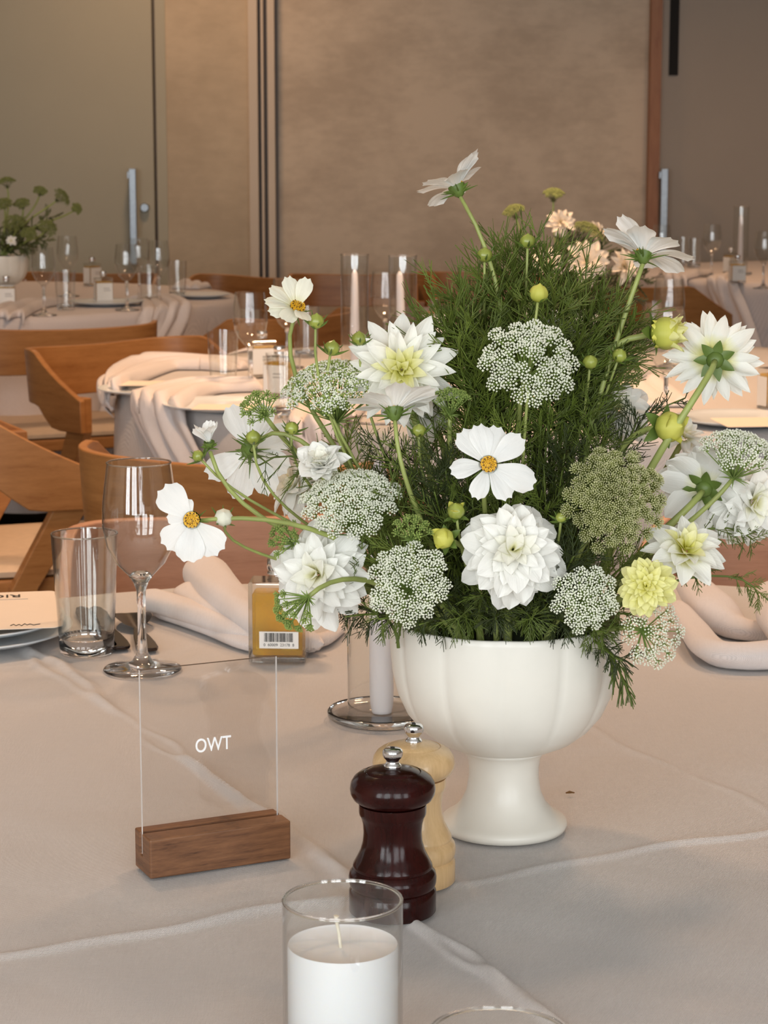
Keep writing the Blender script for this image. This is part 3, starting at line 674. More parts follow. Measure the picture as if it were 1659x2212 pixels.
# ================================================================= NAPKINS
def napkin(pts, widths, humps, h, label, T=None, seed=0, n=90, m_=64, skew=0, hs=None, flat_=.25):
    """gathered linen: a centre line on the table, wide pleats that run along it, draped over the rim where it passes it"""
    rn = random.Random(seed); ph = rn.random()*6; P_ = [Vector((x, y, 0)) for x, y in pts]
    def line(u):
        f_ = u*(len(P_)-1); i = min(int(f_), len(P_)-2); f_ -= i
        p0, p1, p2, p3 = P_[max(i-1, 0)], P_[i], P_[i+1], P_[min(i+2, len(P_)-1)]
        return .5*((2*p1) + (p2-p0)*f_ + (2*p0-5*p1+4*p2-p3)*f_*f_ + (3*p1-p0-3*p2+p3)*f_**3)
    def wd(u):
        f_ = u*(len(widths)-1); i = min(int(f_), len(widths)-2); f_ -= i; f_ = f_*f_*(3-2*f_); return widths[i]*(1-f_)+widths[i+1]*f_
    amp = [.75+.5*rn.random() for _ in range(12)]; jit = [rn.uniform(-.16, .16) for _ in range(12)]
    q = MB(); rows = []
    for i in range(n+1):
        u0 = i/n; row = []
        for k in range(m_+1):
            c0 = -1+2*k/m_
            hh_ = (c0+1)/2*humps; idx = min(int(hh_), humps-1); fr = hh_-idx
            prof = math.sin(PI*fr)**.62
            off = jit[idx]*math.sin(PI*fr)            # each roll ends at its own place
            u = min(1, max(0, u0 + off*(1-u0)))
            p = line(u); t_ = (line(min(1, u+.01)) - line(max(0, u-.01))).normalized(); nr = Vector((-t_.y, t_.x, 0))
            wv = wd(u) * (1+.05*math.sin(7*u+ph))
            e = min(1, (1-abs(2*u0-1))*9); e = math.sqrt(max(0, e*(2-e)))
            if not e: e = 0
            z = h*amp[idx]*(flat_ + (1-flat_)*prof)*e*(.85+.15*math.sin(9*u+ph+idx)) * (1-.35*u)
            edge = min(1, (1-abs(c0))*10); z *= math.sqrt(max(0, edge*(2-edge)))
            pp = p + nr*(c0*wv + skew*u*c0) ; x, y = pp.x, pp.y; zz = TZ + .0012 + z
            if T:
                dx, dy = x-T[0], y-T[1]; r = math.hypot(dx, dy); R = T[2]+.016
                if r > R:
                    over = r-R; b_ = min(over, .03); k_ = R + .6*b_ + .35*z + .01*math.sin(c0*humps*2.2+ph)*min(1, over*12)
                    x = T[0]+dx/r*k_; y = T[1]+dy/r*k_; zz = TZ + .0012 + z*max(0, 1-over*20) - (over-.4*b_ if over > .03 else over*over*10)
            row.append((x, y, zz))
        rows.append(row)
    q.grid(rows); o = part('linen_napkin', q, M['napkin'], None, sharp=False, fix=False); 
    so = o.modifiers.new('hem', 'SOLIDIFY'); so.thickness = .0014; so.offset = -1
    tag(o, label, 'napkin', 'folded linen napkins'); return o
def nk(pl, widths, humps, h, label, T=None, seed=0, **k): return napkin([at(*p_).xy for p_ in pl], widths, humps, h, label, T, seed, **k)
# near left: separate soft rolls spreading to the left, gathered behind the bottle
def roll_napkin(rolls, label):
    q = MB()
    for pts, rads in rolls:
        path = [];
        P_ = [Vector(p_) for p_ in pts]; n = 22
        for j in range(n+1):
            f_ = j/n*(len(P_)-1); i = min(int(f_), len(P_)-2); f_ -= i
            p0, p1, p2, p3 = P_[max(i-1, 0)], P_[i], P_[i+1], P_[min(i+2, len(P_)-1)]
            c = .5*((2*p1) + (p2-p0)*f_ + (2*p0-5*p1+4*p2-p3)*f_*f_ + (3*p1-p0-3*p2+p3)*f_**3); r = rads[i]*(1-f_)+rads[i+1]*f_
            e = min(1, j/n*9, (n-j)/n*9); r *= math.sqrt(max(.02, e*(2-e))); path.append((c, r))
        rows = []
        for j, (c, r) in enumerate(path):
            t_ = (path[min(j+1, n)][0] - path[max(j-1, 0)][0]).normalized(); nr = Vector((-t_.y, t_.x, 0)).normalized()
            row = []
            for k in range(28):
                a = 2*PI*k/28; wob = 1+.06*math.sin(2*a+j*.25)+.03*math.sin(5*a+j*.4)
                row.append(c + nr*(1.25*r*wob*math.cos(a)) + Vector((0, 0, 1))*(r*.95*wob*math.sin(a)))
            rows.append([(p_.x, p_.y, max(p_.z, TZ+.0012)) for p_ in row])
        q.grid(rows, closed=True); o_ = len(q.v)-28*len(rows)
        q.f.append(tuple(o_+k for k in range(28))); q.m.append(0)
        e_ = len(q.v)-28; q.f.append(tuple(e_+27-k for k in range(28))); q.m.append(0)
    o = part('linen_napkin', q, M['napkin'], None, sharp=False); tag(o, label, 'napkin', 'folded linen napkins'); return o
def g(px, py, z): p_ = at(px, py, z); return tuple(p_)
roll_napkin([([g(432, 1222, .785), g(490, 1290, .781), g(580, 1356, .772), g(700, 1392, .760)], [.021, .019, .016, .008]),
             ([g(398, 1276, .771), g(470, 1325, .768), g(570, 1378, .762), g(690, 1398, .758)], [.016, .015, .012, .006]),
             ([g(308, 1290, .767), g(420, 1325, .766), g(540, 1372, .762), g(680, 1402, .757)], [.0135, .0135, .012, .005]),
             ([g(330, 1318, .757), g(440, 1350, .757), g(540, 1392, .756), g(660, 1410, .754)], [.006, .010, .009, .004]),
             ([g(640, 1392, .758), g(700, 1380, .757), g(745, 1352, .755)], [.010, .008, .003])],
            'pink linen napkin rolled in four soft pleats behind the near oil bottle')
roll_napkin([([g(1460, 1300, .775), g(1500, 1360, .768), g(1545, 1408, .764), g(1640, 1418, .762), g(1760, 1400, .765)], [.006, .012, .014, .015, .014]),
             ([g(1480, 1245, .782), g(1545, 1318, .770), g(1600, 1362, .758), g(1680, 1372, .756)], [.012, .020, .015, .010]),
             ([g(1670, 1270, .790), g(1690, 1340, .780), g(1720, 1390, .770)], [.014, .020, .02])],
            'pink linen napkin folded like a boat at the right edge of the near table')
nk([(225, 852), (300, 800), (440, 792), (520, 800)], [.03, .085, .085, .05], 4, .034, 'napkin hanging over the left rim of the middle table behind its menu card', T2, 3)
nk([(270, 945), (330, 880), (420, 848), (560, 842)], [.07, .075, .06, .04], 4, .032, 'napkin draped over the near left rim of the middle table with a looped fold', T2, 5)
nk([(395, 768), (440, 758), (560, 752)], [.03, .05, .04], 2, .025, 'small folded napkin behind the left tumbler of the middle table', T2, 6)
nk([(690, 930), (720, 880), (790, 850), (860, 850)], [.06, .07, .06, .03], 4, .03, 'napkin on the near rim of the middle table, seen between flower stems', T2, 8)
nk([(1300, 800), (1380, 840), (1440, 880)], [.03, .06, .05], 3, .025, 'napkin on the middle table behind the white dahlias', T2, 9)
nk([(0, 690), (60, 665), (130, 655)], [.07, .06, .04], 3, .03, 'peach napkin on the near rim of the far left table', T3, 11)
nk([(385, 735), (370, 680), (340, 652), (290, 648)], [.06, .09, .06, .04], 4, .03, 'grey napkin hanging over the right rim of the far left table', T3, 12)
nk([(500, 615), (450, 615), (400, 625)], [.08, .09, .05], 3, .03, 'napkin piled at the back right of the far left table', T3, 13)
nk([(85, 605), (60, 600), (20, 600)], [.05, .06, .04], 2, .025, 'napkin behind the wine glasses of the far left table', T3, 14)
nk([(1535, 680), (1545, 620), (1580, 598)], [.05, .07, .05], 3, .03, 'napkin hanging over the near left rim of the far right table', T4, 15)
nk([(1420, 612), (1470, 600), (1520, 590)], [.05, .06, .04], 3, .03, 'napkin lying at the left of the far right table', T4, 16)
p = at(1233, 1717); q = MB(); q.tube([(-.004, 0, .0006), (-.001, .0004, .0012), (.003, -.0003, .0008)], [.0005, .0011, .0004], 6)
tag(part('petal_crumb', q, M['disc_d'], None, (p.x, p.y, TZ+.001)), 'tiny dark dried petal crumb on the cloth right of the white bowl', 'crumb')
# ================================================================= BOWLS
def bowl(x, y, label, far=False):
    t = thing('footed_bowl', label, 'bowl', (x, y, TZ+.001))
    def scallop(a, z):
        k = min(1, max(0, (z-.062)/.03)); k *= 1
        return 1 - .022*k*(1-abs(math.sin(6*(a+.07)))**.55)
    up = [(0, .004), (.040, .0), (.0465, .0008), (.0480, .004), (.0475, .0065), (.0455, .0085), (.0440, .0095), (.0380, .0135), (.0320, .0200), (.0280, .0290), (.0262, .0400), (.0262, .0480), (.0275, .0560), (.0310, .0605), (.0330, .0618), (.0325, .0630)]
    q = MB(); q.lathe(up, 72); part('foot', q, M['ceramic'], t, sharp=False)
    bw = [(.0325, .0630), (.0400, .0650), (.0520, .0705), (.0630, .0790), (.0730, .0910), (.0800, .1060), (.0840, .1230), (.0858, .1400), (.0862, .1580), (.0860, .1620), (.0850, .1630), (.0838, .1620), (.0838, .1400), (.0780, .1090), (.0600, .0830), (.030, .0700), (0, .068)]
    q = MB(); q.lathe(bw, 180, mod=scallop); part('scalloped_cup', q, M['ceramic'], t, sharp=False)
    q = MB(); q.lathe([(0, .10), (.072, .10), (.079, .13), (.07, .150), (.04, .160), (0, .163)], 32); part('dark_foam_core', q, M['foam'], t)  # unseen dark core, added so the bouquet is not seen through
    return t
BX, BY = at(1087, 1790).xy
bowl(BX, BY, 'large cream footed bowl with scalloped sides holding the bouquet')
b3 = at(8, 640); B3 = Vector((-1.225, 7.0, 0)); bowl(B3.x, B3.y, 'white bowl at the left picture edge on the far left table')
B2 = Vector((.39, 4.8, 0)); bowl(B2.x, B2.y, 'white bowl hidden behind the bouquet in the centre of the middle table')
# ================================================================= FLOWERS
FOOT = Vector((BX, BY, TZ+.125))
def foot(p, f=None, k=.4):
    f = f or FOOT; d = Vector((p.x-f.x, p.y-f.y, 0)); l = d.length
    return Vector((f.x, f.y, f.z)) + (d/l*min(l*k, .055) if l > 1e-6 else Vector((0, 0, 0)))
def add_stem(t, head, axis, ft, r=.0017, sag=.06, mat=None, name='stem', n=14):
    axis = Vector(axis).normalized(); L_ = (head-ft).length
    pts = bez(head, head - axis*L_*.33, ft + Vector((0, 0, L_*.35)) + (head-ft)*.12, ft, n); o_ = t.location
    q = MB(); q.tube([p_-o_ for p_ in pts], [r*(.85+.5*i/n) for i in range(n+1)], 8); return part(name, q, mat or M['stem'], t, sharp=False)
_pm = {}
def petal_mesh(kind, mat, var=0):
    key = (kind, mat.name, var)
    if key in _pm: return _pm[key]
    rn = random.Random(hash((kind, var)) & 255 if False else len(kind)*31+var*7); q = MB(); rows = []; al = []
    U, V = (13, 13) if kind == 'cosmos' else (10, 7)
    f1, f2 = rn.uniform(-.06, .06), rn.uniform(-.05, .05)
    for i in range(U):
        u = i/(U-1); row = []
        for k in range(V):
            v = -1 + 2*k/(V-1)
            if kind == 'cosmos':
                tip = 1 - .13*v**2 - .075*abs(math.sin(1.5*PI*(v+.33+f1))) - .10*max(0, abs(v)-.8)*3
                hw = (.075 + .285*(math.sin(min(1, u*1.12)*PI/2)**1.25)) * (1 - .12*max(0, u-.8)*5*abs(v))
                x = v*hw; y = u*tip; z = .07*math.sin(PI*u) - .05*u*u + .016*math.cos(5*PI*v+f2*20)*math.sin(PI*min(1, u*1.1))*.9 + .10*v*v*u*(1-u) + f2*u*u + .06*f1*v*u*8
            elif kind == 'dahlia':               # pointed, cupped ray
                hw = .245*(math.sin(PI*min(.999, u**.95))**.50) + .035*(1-u); x = v*hw; y = u
                z = .42*hw*v*v + .10*math.sin(PI*u*.9) - .10*u**2 + f1*.8*u*u + .03*math.sin(3*v+f2*30)*u; x += f2*u*u
            elif kind == 'quill':                # long slender ray with lengthwise groove
                hw = .155*(math.sin(PI*min(.999, u**.80))**.70) + .03*(1-u); x = v*hw; y = u
                z = .62*hw*v*v + .05*math.sin(PI*u) + f1*1.3*u*u + .010*math.cos(3*PI*v); x += f2*u*u*1.2
            else:                                # 'sepal' broad green bract
                hw = .24*(math.sin(PI*min(.999, u**.8))**.8); x = v*hw; y = u; z = .2*v*v*hw - .35*u*u + f1*u
            row.append((x, y, z)); al.append(max(.001, u))
        rows.append(row)
    q.grid(rows, al=al); me = q.mesh('petal', [mat]); _pm[key] = me; return me
def put_petal(me, parent, head, A, radial, theta, L_, r0, name='petal', roll=0, wide=1.0, drop=0):
    """petal from the receptacle, theta measured from the flower's axis"""
    o_ = parent.location
    d = A*math.cos(theta) + radial*math.sin(theta); n_ = A*math.sin(theta) - radial*math.cos(theta)
    x = d.cross(n_)
    if roll:
        R = Matrix.Rotation(roll, 3, d); n_ = R @ n_; x = R @ x
    m_ = Matrix((x*L_*wide, d*L_, n_*L_)).transposed().to_4x4(); m_.translation = head + d*r0 - A*drop - o_
    o = bpy.data.objects.new(name, me); C.objects.link(o); o.parent = parent; o.matrix_local = m_; return o
def hairs(q, c, A, n, L_, spread, curl, r=.0007, seed=0, mi=0):
    rn = random.Random(seed); R = frame(A)
    for i in range(n):
        a = 2*PI*(i+rn.uniform(-.25, .25))/n; rad = R @ Vector((math.cos(a), math.sin(a), 0)); s_ = spread*rn.uniform(.8, 1.15); l = L_*rn.uniform(.75, 1.2)
        d0 = (A*math.cos(s_) + rad*math.sin(s_)); pts = [c]
        for j in range(1, 6):
            s2 = s_ + curl*j/5; pts.append(pts[-1] + (A*math.cos(s2)+rad*math.sin(s2))*l/5)
        q.tube(pts, [r, r*1.2, r*1.1, r*.9, r*.6, r*.2], 4, mi)
def cosmos(px, py, Y, dia, axis, label, angles=None, theta=82, mat='p_cosmos', openv=None, seed=0, stem=True, ft=None, sr=.0017, lens=None, wide=.80, cup=0, disc=True, group='white cosmos blooms', bend=None):
    h = atY(px, py, Y); A = Vector(axis).normalized(); R = frame(A); R_ = dia/2/F*Y*1.02
    f_ = ft or foot(h); t = thing('cosmos_flower', label, 'flower', f_, 0, group); rn = random.Random(seed+11)
    angles = angles if angles is not None else [i*45 for i in range(8)]
    for i, a in enumerate(angles):
        aa = math.radians(a) + (rn.uniform(-.06, .06)); rad = R @ Vector((math.cos(aa), math.sin(aa), 0))
        th = math.radians((theta[i] if isinstance(theta, (list, tuple)) else theta) + rn.uniform(-5, 5)); l = R_*.9*(lens[i] if lens else rn.uniform(.9, 1.05))
        put_petal(petal_mesh('cosmos', M[mat], (i+seed) % 5), t, h, A, rad, th, l, R_*.10, roll=rn.uniform(-.18, .18), wide=wide*rn.uniform(.92, 1.1))
    q = MB(); o_ = t.location; dr = .0052
    rows = [[(R @ Vector((dr*math.sin(b_)*math.cos(2*PI*k/16), dr*math.sin(b_)*math.sin(2*PI*k/16), dr*.62*math.cos(b_)))) + h + A*.0012 - o_ for k in range(16)] for b_ in (1.75, 1.4, 1.0, .6, .25, .02)]
    q.grid(rows, closed=True)
    if not disc: q = MB()
    for i in range(90 if disc else 0):
        u = math.sqrt((i+.5)/90); a = i*2.39996; b_ = u*1.5; c_ = R @ Vector((dr*math.sin(b_)*math.cos(a), dr*math.sin(b_)*math.sin(a), dr*.66*math.cos(b_)+.0006)) + h + A*.0012 - o_
        s_ = .00055 if u > .55 else .00042; hgt = .0013 if u > .6 else .0008
        q.tube([c_ - A*.0006, c_ + A*hgt*.5, c_ + A*hgt], [s_*.6, s_*.8, s_*1.15], 5, 1 if (i % 5 == 0) else 0)
    if disc: part('disc', q, [M['disc'], M['disc_d']], t, stuff=True)
    cs = min(1, R_/.030); q = MB(); q.tube([h - A*.0065*cs - o_, h - A*.005*cs - o_, h - A*.002*cs - o_, h + A*.0004*cs - o_, h + A*.0024*cs - o_], [k_*cs for k_ in (.0018, .0036, .0052, .0062, .0066)], 12, 0, False)
    part('calyx', q, M['sepal'], t, sharp=False)
    q = MB(); hairs(q, h - A*.004 - o_, A, 8, R_*.48, 1.25, .25, .0006, seed); hairs(q, h-A*.003-o_, A, 8, R_*.30, 1.0, .3, .0011, seed+3)
    part('sepals', q, M['sepal'], t)
    if stem: add_stem(t, h - A*.006, bend or A, f_, sr)
    return t
DG = 'white dahlias in the bouquet'
def dahlia(px, py, Y, dia, axis, label, n=76, mat='p_white', kind='dahlia', tmax=100, tmin=8, inner=.42, seed=0, back=False, ft=None, group=DG, stem=True, flat_=1.0, wide=1.0, power=.5, sr=.0026, core=.14, name='dahlia'):
    h = atY(px, py, Y); A = Vector(axis).normalized(); R = frame(A); R_ = dia/2/F*Y
    f_ = ft or foot(h); t = thing(name, label, 'flower', f_, 0, group); rn = random.Random(seed+5)
    for i in range(n):
        fr = ((i+.5)/n); a = i*2.39996 + rn.uniform(-.12, .12); rad = R @ Vector((math.cos(a), math.sin(a), 0))
        th = math.radians(tmin + (tmax-tmin)*fr**power + rn.uniform(-5, 5)); l = R_*(inner + (1-inner)*fr**.55)*rn.uniform(.80, 1.08)*.94
        mm_ = 'p_yheart' if (mat == 'p_ycen' and fr < .34) else ('p_cream' if mat == 'p_white' and fr < .16 else mat)
        put_petal(petal_mesh(kind, M[mm_], i % 5), t, h, A, rad, th, l, R_*core*(.4+.6*fr), roll=rn.uniform(-.32, .32), wide=wide*rn.uniform(.8, 1.15), drop=R_*.10*fr)
    if back:
        for i in range(7):
            a = i*2*PI/7; rad = R @ Vector((math.cos(a), math.sin(a), 0))
            put_petal(petal_mesh('sepal', M['sepal'], i % 3), t, h - A*R_*.16, A, rad, math.radians(78), R_*.40, 0, 'bract', wide=1.1)
        q = MB(); o_ = t.location; q.tube([h-A*R_*.26-o_, h-A*R_*.2-o_, h-A*R_*.1-o_], [.003, .0055, .0075], 10); part('calyx', q, M['sepal'], t, sharp=False)
    if stem: add_stem(t, h - A*R_*.2, A, f_, sr)
    return t
def bud(px, py, Y, dia, axis, label, yellow=False, ft=None, seed=0, sepal=8, sl=1.5, group='round green cosmos buds', stem=True, sr=.0011, big=False, curl=-.3, lip=0, bmat=None):
    h = atY(px, py, Y); A = Vector(axis).normalized(); R = frame(A); r = dia/2/F*Y; f_ = ft or foot(h)
    t = thing('dahlia_bud' if big else 'cosmos_bud', label, 'flower bud', f_, 0, group); o_ = t.location; q = MB(); rows = []; al = []
    for j in range(11):
        b_ = PI*(1-j/10); row = []
        for k in range(24):
            a = 2*PI*k/24; rr = r*math.sin(b_)*(1+.05*math.cos(8*a)*(1 if not big else .7)); row.append(R @ Vector((rr*math.cos(a), rr*math.sin(a), r*.95*math.cos(b_) + (r*.22 if j == 10 else 0))) + h - o_); al.append(.01+j/10)
        rows.append(row)
    q.grid(rows, closed=True, al=al); part('bud', q, M[bmat] if bmat else (M['budy'] if yellow else M['bud']), t, sharp=False)
    if big:
        for i in range(5):
            a = i*2*PI/5+seed; rad = R @ Vector((math.cos(a), math.sin(a), 0)); put_petal(petal_mesh('sepal', M['sepal'], i % 3), t, h - A*r*.95, A, rad, math.radians(58+10*(i % 3)), r*1.5, 0, 'bract', wide=1.2)
        for i in range(13 if lip else 0):
            a = i*2.39996; rad = R @ Vector((math.cos(a), math.sin(a), 0)); put_petal(petal_mesh('dahlia', M['p_yellow'], i % 5), t, h + rad*r*(.92 if i < 8 else .7) - A*r*.7, A, rad, math.radians(4 if i < 8 else -6), r*(1.75 if i < 8 else 2.0), 0, 'petal', wide=.85)
        for i in range(3):
            a = i*2*PI/3+.5; rad = R @ Vector((math.cos(a), math.sin(a), 0)); put_petal(petal_mesh('dahlia', M['budy'], i), t, h + rad*r*.75 - A*r*.6, A, rad, math.radians(8), r*1.5, 0, 'bud_scale', wide=1.5)
    else:
        q = MB(); hairs(q, h - A*r*.9 - o_, A, sepal, r*2*sl, 1.15, curl, .0008, seed); part('sepals', q, M['sepal'], t)
    if stem: add_stem(t, h - A*r*.9, A, f_, sr)
    return t
def octa(q, c, r, mi=0, ax=None):
    x, y, z = c; o_ = len(q.v); q.v += [(x+r, y, z), (x-r, y, z), (x, y+r, z), (x, y-r, z), (x, y, z+r), (x, y, z-r)]; q.a += [0.0]*6
    q.f += [(o_+a_, o_+b_, o_+c_) for a_, b_, c_ in ((0,2,4),(2,1,4),(1,3,4),(3,0,4),(2,0,5),(1,2,5),(3,1,5),(0,3,5))]; q.m += [mi]*8
def umbel(px, py, Y, dia, axis, label, dome=.35, nu=34, nf=26, fmat='floret', rmat='ray', fr=.0010, seed=0, ft=None, stem=True, sr=.0019, uscale=1.0, gap=0, group='lacy umbels in the bouquet', deep=.75, spike=False, ell=(1, 1), name='lace_flower', bend=None, mix=0):
    h = atY(px, py, Y); A = Vector(axis).normalized(); R = frame(A); rad = dia/2/F*Y; f_ = ft or foot(h)
    t = thing(name, label, 'flower', f_, 0, group); o_ = t.location; rn = random.Random(seed*3+1)
    base = h - A*rad*deep; q = MB(); fq = MB(); ur = rad*.155*uscale*math.sqrt(34/nu)*1.25
    for i in range(nu):
        u = math.sqrt((i+.5)/nu); a = i*2.39996 + rn.uniform(-.1, .1); u = min(1, u*rn.uniform(.93, 1.04))
        if gap and rn.random() < gap: continue
        loc = Vector((math.cos(a)*u*rad*.88*ell[0], math.sin(a)*u*rad*.88*ell[1], rad*dome*(1-u*u) - rad*.06)); c = R @ loc + h
        m_ = base + (c-base)*.5 + A*(-.06*rad)
        q.tube([base-o_, m_-o_, c - A*ur*.55 - o_], [.0007, .0005, .0004], 3, 0, False)
        od = ((c-base).normalized() + A*.6).normalized(); Ru = frame(od); k_ = 0
        for j in range(nf):
            w_ = math.sqrt((j+.5)/nf); b_ = j*2.39996+i; pc = c + Ru @ Vector((math.cos(b_)*w_*ur, math.sin(b_)*w_*ur, ur*.5*(1-w_*w_) + rn.uniform(-.1, .1)*ur)) - o_
            if j % (1 if spike else 3) == 0: q.tube([c - od*ur*.6 - o_, pc], [.0003, .00022] if not spike else [.0004, .0003], 3, 0, False)
            octa(fq, pc, fr*rn.uniform(.75, 1.15), 1 if (mix and rn.random() < mix) else 0)
    hairs(q, base - o_, A, 9, rad*.45, 1.35, .3, .0005, seed)
    part('rays', q, M[rmat], t, stuff=True, sharp=False); part('florets', fq, [M[fmat], M['floret_g']] if mix else M[fmat], t, stuff=True, smooth=False)
    if stem: add_stem(t, base, bend or A, f_, sr)
    return t
# ---- feathery foliage
def thread(q, p0, d, l, r, bend, n=3):
    pts = [p0]; dd = d.copy()
    for j in range(n): dd = (dd + bend*(1/n)).normalized(); pts.append(pts[-1] + dd*l/n)
    q.tube(pts, [r, r*.9, r*.7, r*.25][:n+1], 3, 0, False); return pts, dd
def rv(rn): return Vector((rn.uniform(-1, 1), rn.uniform(-1, 1), rn.uniform(-1, 1)))
def leaf(q, p0, d, l, rn, r=.00055, bend=None, pairs=4, sub=True, op=.62):
    bend = bend if bend is not None else Vector((0, 0, .1)); b0 = bend + rv(rn)*.25
    pts, _ = thread(q, p0, d, l, r, b0, 3)
    side = d.cross(rv(rn)).normalized()
    for i in range(pairs):
        u = .22 + .7*i/pairs; f_ = u*3; k = min(2, int(f_)); base = pts[k] + (pts[k+1]-pts[k])*(f_-k); td = (pts[k+1]-pts[k]).normalized()
        for s_ in (-1, 1):
            dd = (td*.8 + side*s_*op + rv(rn)*.22).normalized(); l2 = l*(.50-.26*u)*rn.uniform(.7, 1.25)
            p2, _ = thread(q, base, dd, l2, r*.8, bend*.7 + td*.3, 2)
            if sub and i < 3 and rn.random() < .6:
                thread(q, p2[1], (dd*.8 + td*.5 + rv(rn)*.3).normalized(), l2*.5, r*.6, bend*.3, 2)
def spray(px, py, Y, label, nl=22, ll=.045, mat='green', seed=0, start=.42, ft=None, up=.35, r=.00055, group='feathery green sprays', droop=0, spread=.75, pairs=4, op=.62, axis=None):
    h = atY(px, py, Y); f_ = ft or foot(h, None, .7); t = thing('feathery_spray', label, 'foliage', f_, 0, group); o_ = t.location; rn = random.Random(seed*13+2)
    A = Vector(axis) if axis else Vector((h.x-f_.x, h.y-f_.y, (h.z-f_.z)*.6 - droop)).normalized(); L_ = (h-f_).length
    pts = bez(f_, f_ + Vector((0, 0, L_*.45)), h - A*L_*.25, h, 12); q = MB(); q.tube([p_-o_ for p_ in pts], [.0014-.0008*i/12 for i in range(13)], 6); part('stem', q, M['green'], t, sharp=False)
    q = MB()
    for i in range(nl):
        u = start + (1-start)*(i/(nl-1))**.9; k = min(11, int(u*12)); p_ = pts[k] + (pts[k+1]-pts[k])*(u*12-k); td = (pts[k+1]-pts[k]).normalized()
        a = i*2.39996; R = frame(td); rad = R @ Vector((math.cos(a), math.sin(a), 0)); d = (td*(1-spread*.5) + rad*spread + Vector((0, 0, up*.4))).normalized()
        leaf(q, p_-o_, d, ll*rn.uniform(.7, 1.2)*(1.1-.3*u), rn, r, Vector((0, 0, up - droop)), pairs, True, op)
    part('thread_leaves', q, M[mat], t, stuff=True, sharp=False); return t
# tall mound of thread leaves behind
SP = [(1060, 640, 1.62, 'under the topmost cosmos stem'), (1110, 600, 1.64, 'under the left bud of the crest'), (1165, 575, 1.66, 'at the very crest of the mound'), (1225, 630, 1.66, 'right of the crest of the mound'),
      (1285, 690, 1.64, 'before the blurred far dahlias'), (1335, 725, 1.62, 'at the upper right shoulder of the mound'), (1355, 735, 1.60, 'beside the long pale cosmos stem'), (1010, 680, 1.60, 'at the upper left shoulder of the mound'),
      (965, 725, 1.58, 'reaching left towards the candle cylinders'), (980, 765, 1.56, 'low on the left side of the mound'), (1045, 740, 1.56, 'just above the left part of the big white umbel'), (1120, 680, 1.58, 'left of the pale opening bud'),
      (1200, 665, 1.58, 'right of the pale opening bud'), (1265, 720, 1.58, 'just above the right part of the big white umbel'), (1325, 790, 1.59, 'below the small shiny bud on the right'), (1085, 780, 1.57, 'behind the left rim of the big white umbel'), (1240, 780, 1.57, 'behind the right rim of the big white umbel')]
for i, (x, y, Y, lab) in enumerate(SP):
    spray(x, y-22, Y, 'tall thread leaved spray ' + lab, 42, .042, 'green_top' if i % 3 == 0 else 'green', 20+i, .60, None, .30, .00058, 'tall sprays of the upper mound', 0, 1.05, 4, .42, (.7*((x-1150)/200), 0, 1))
ST = [(925, 745, 1.58, -1, .12, 'stretching farthest left below the cylinders'), (945, 690, 1.60, -1, .35, 'fanning left above the dark fronds'), (990, 640, 1.62, -.9, .7, 'fanning to the upper left'), (1060, 585, 1.64, -.5, 1, 'rising left of the crest'), (1110, 555, 1.64, -.15, 1, 'rising highest under the two crest buds'),
      (1190, 560, 1.64, .2, 1, 'rising highest at the right of the crest'), (1270, 640, 1.63, .7, .7, 'fanning to the upper right'), (1330, 690, 1.62, 1, .35, 'fanning right towards the pale stem'), (1345, 760, 1.60, 1, .1, 'stretching farthest right past the pale stem'), (960, 790, 1.57, -1, -.1, 'drooping left towards the yellow hearted dahlia')]
for i, (x, y, Y, ax, az, lab) in enumerate(ST):
    spray(x, y, Y, 'long bladed spray ' + lab, 26, .058, 'green_top' if i % 2 else 'green', 240+i, .62, None, .25, .00062, 'long bladed sprays of the upper mound', 0, .7, 2, .3, (ax, -.1, az))
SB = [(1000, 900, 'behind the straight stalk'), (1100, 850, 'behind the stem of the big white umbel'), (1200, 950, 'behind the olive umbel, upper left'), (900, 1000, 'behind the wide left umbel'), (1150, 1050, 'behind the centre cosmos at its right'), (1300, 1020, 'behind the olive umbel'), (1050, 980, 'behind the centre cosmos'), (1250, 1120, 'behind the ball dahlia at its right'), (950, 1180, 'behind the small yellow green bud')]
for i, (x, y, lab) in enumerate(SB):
    spray(x, y, 1.63, 'dark green spray added as painted shade ' + lab, 44, .036, 'green_dark', 270+i, .15, None, .2, .0006, 'sprays added as painted shade at the back of the bouquet', 0, 1.0, 4)  # added sprays, their dark green stands in for shade between the leaves
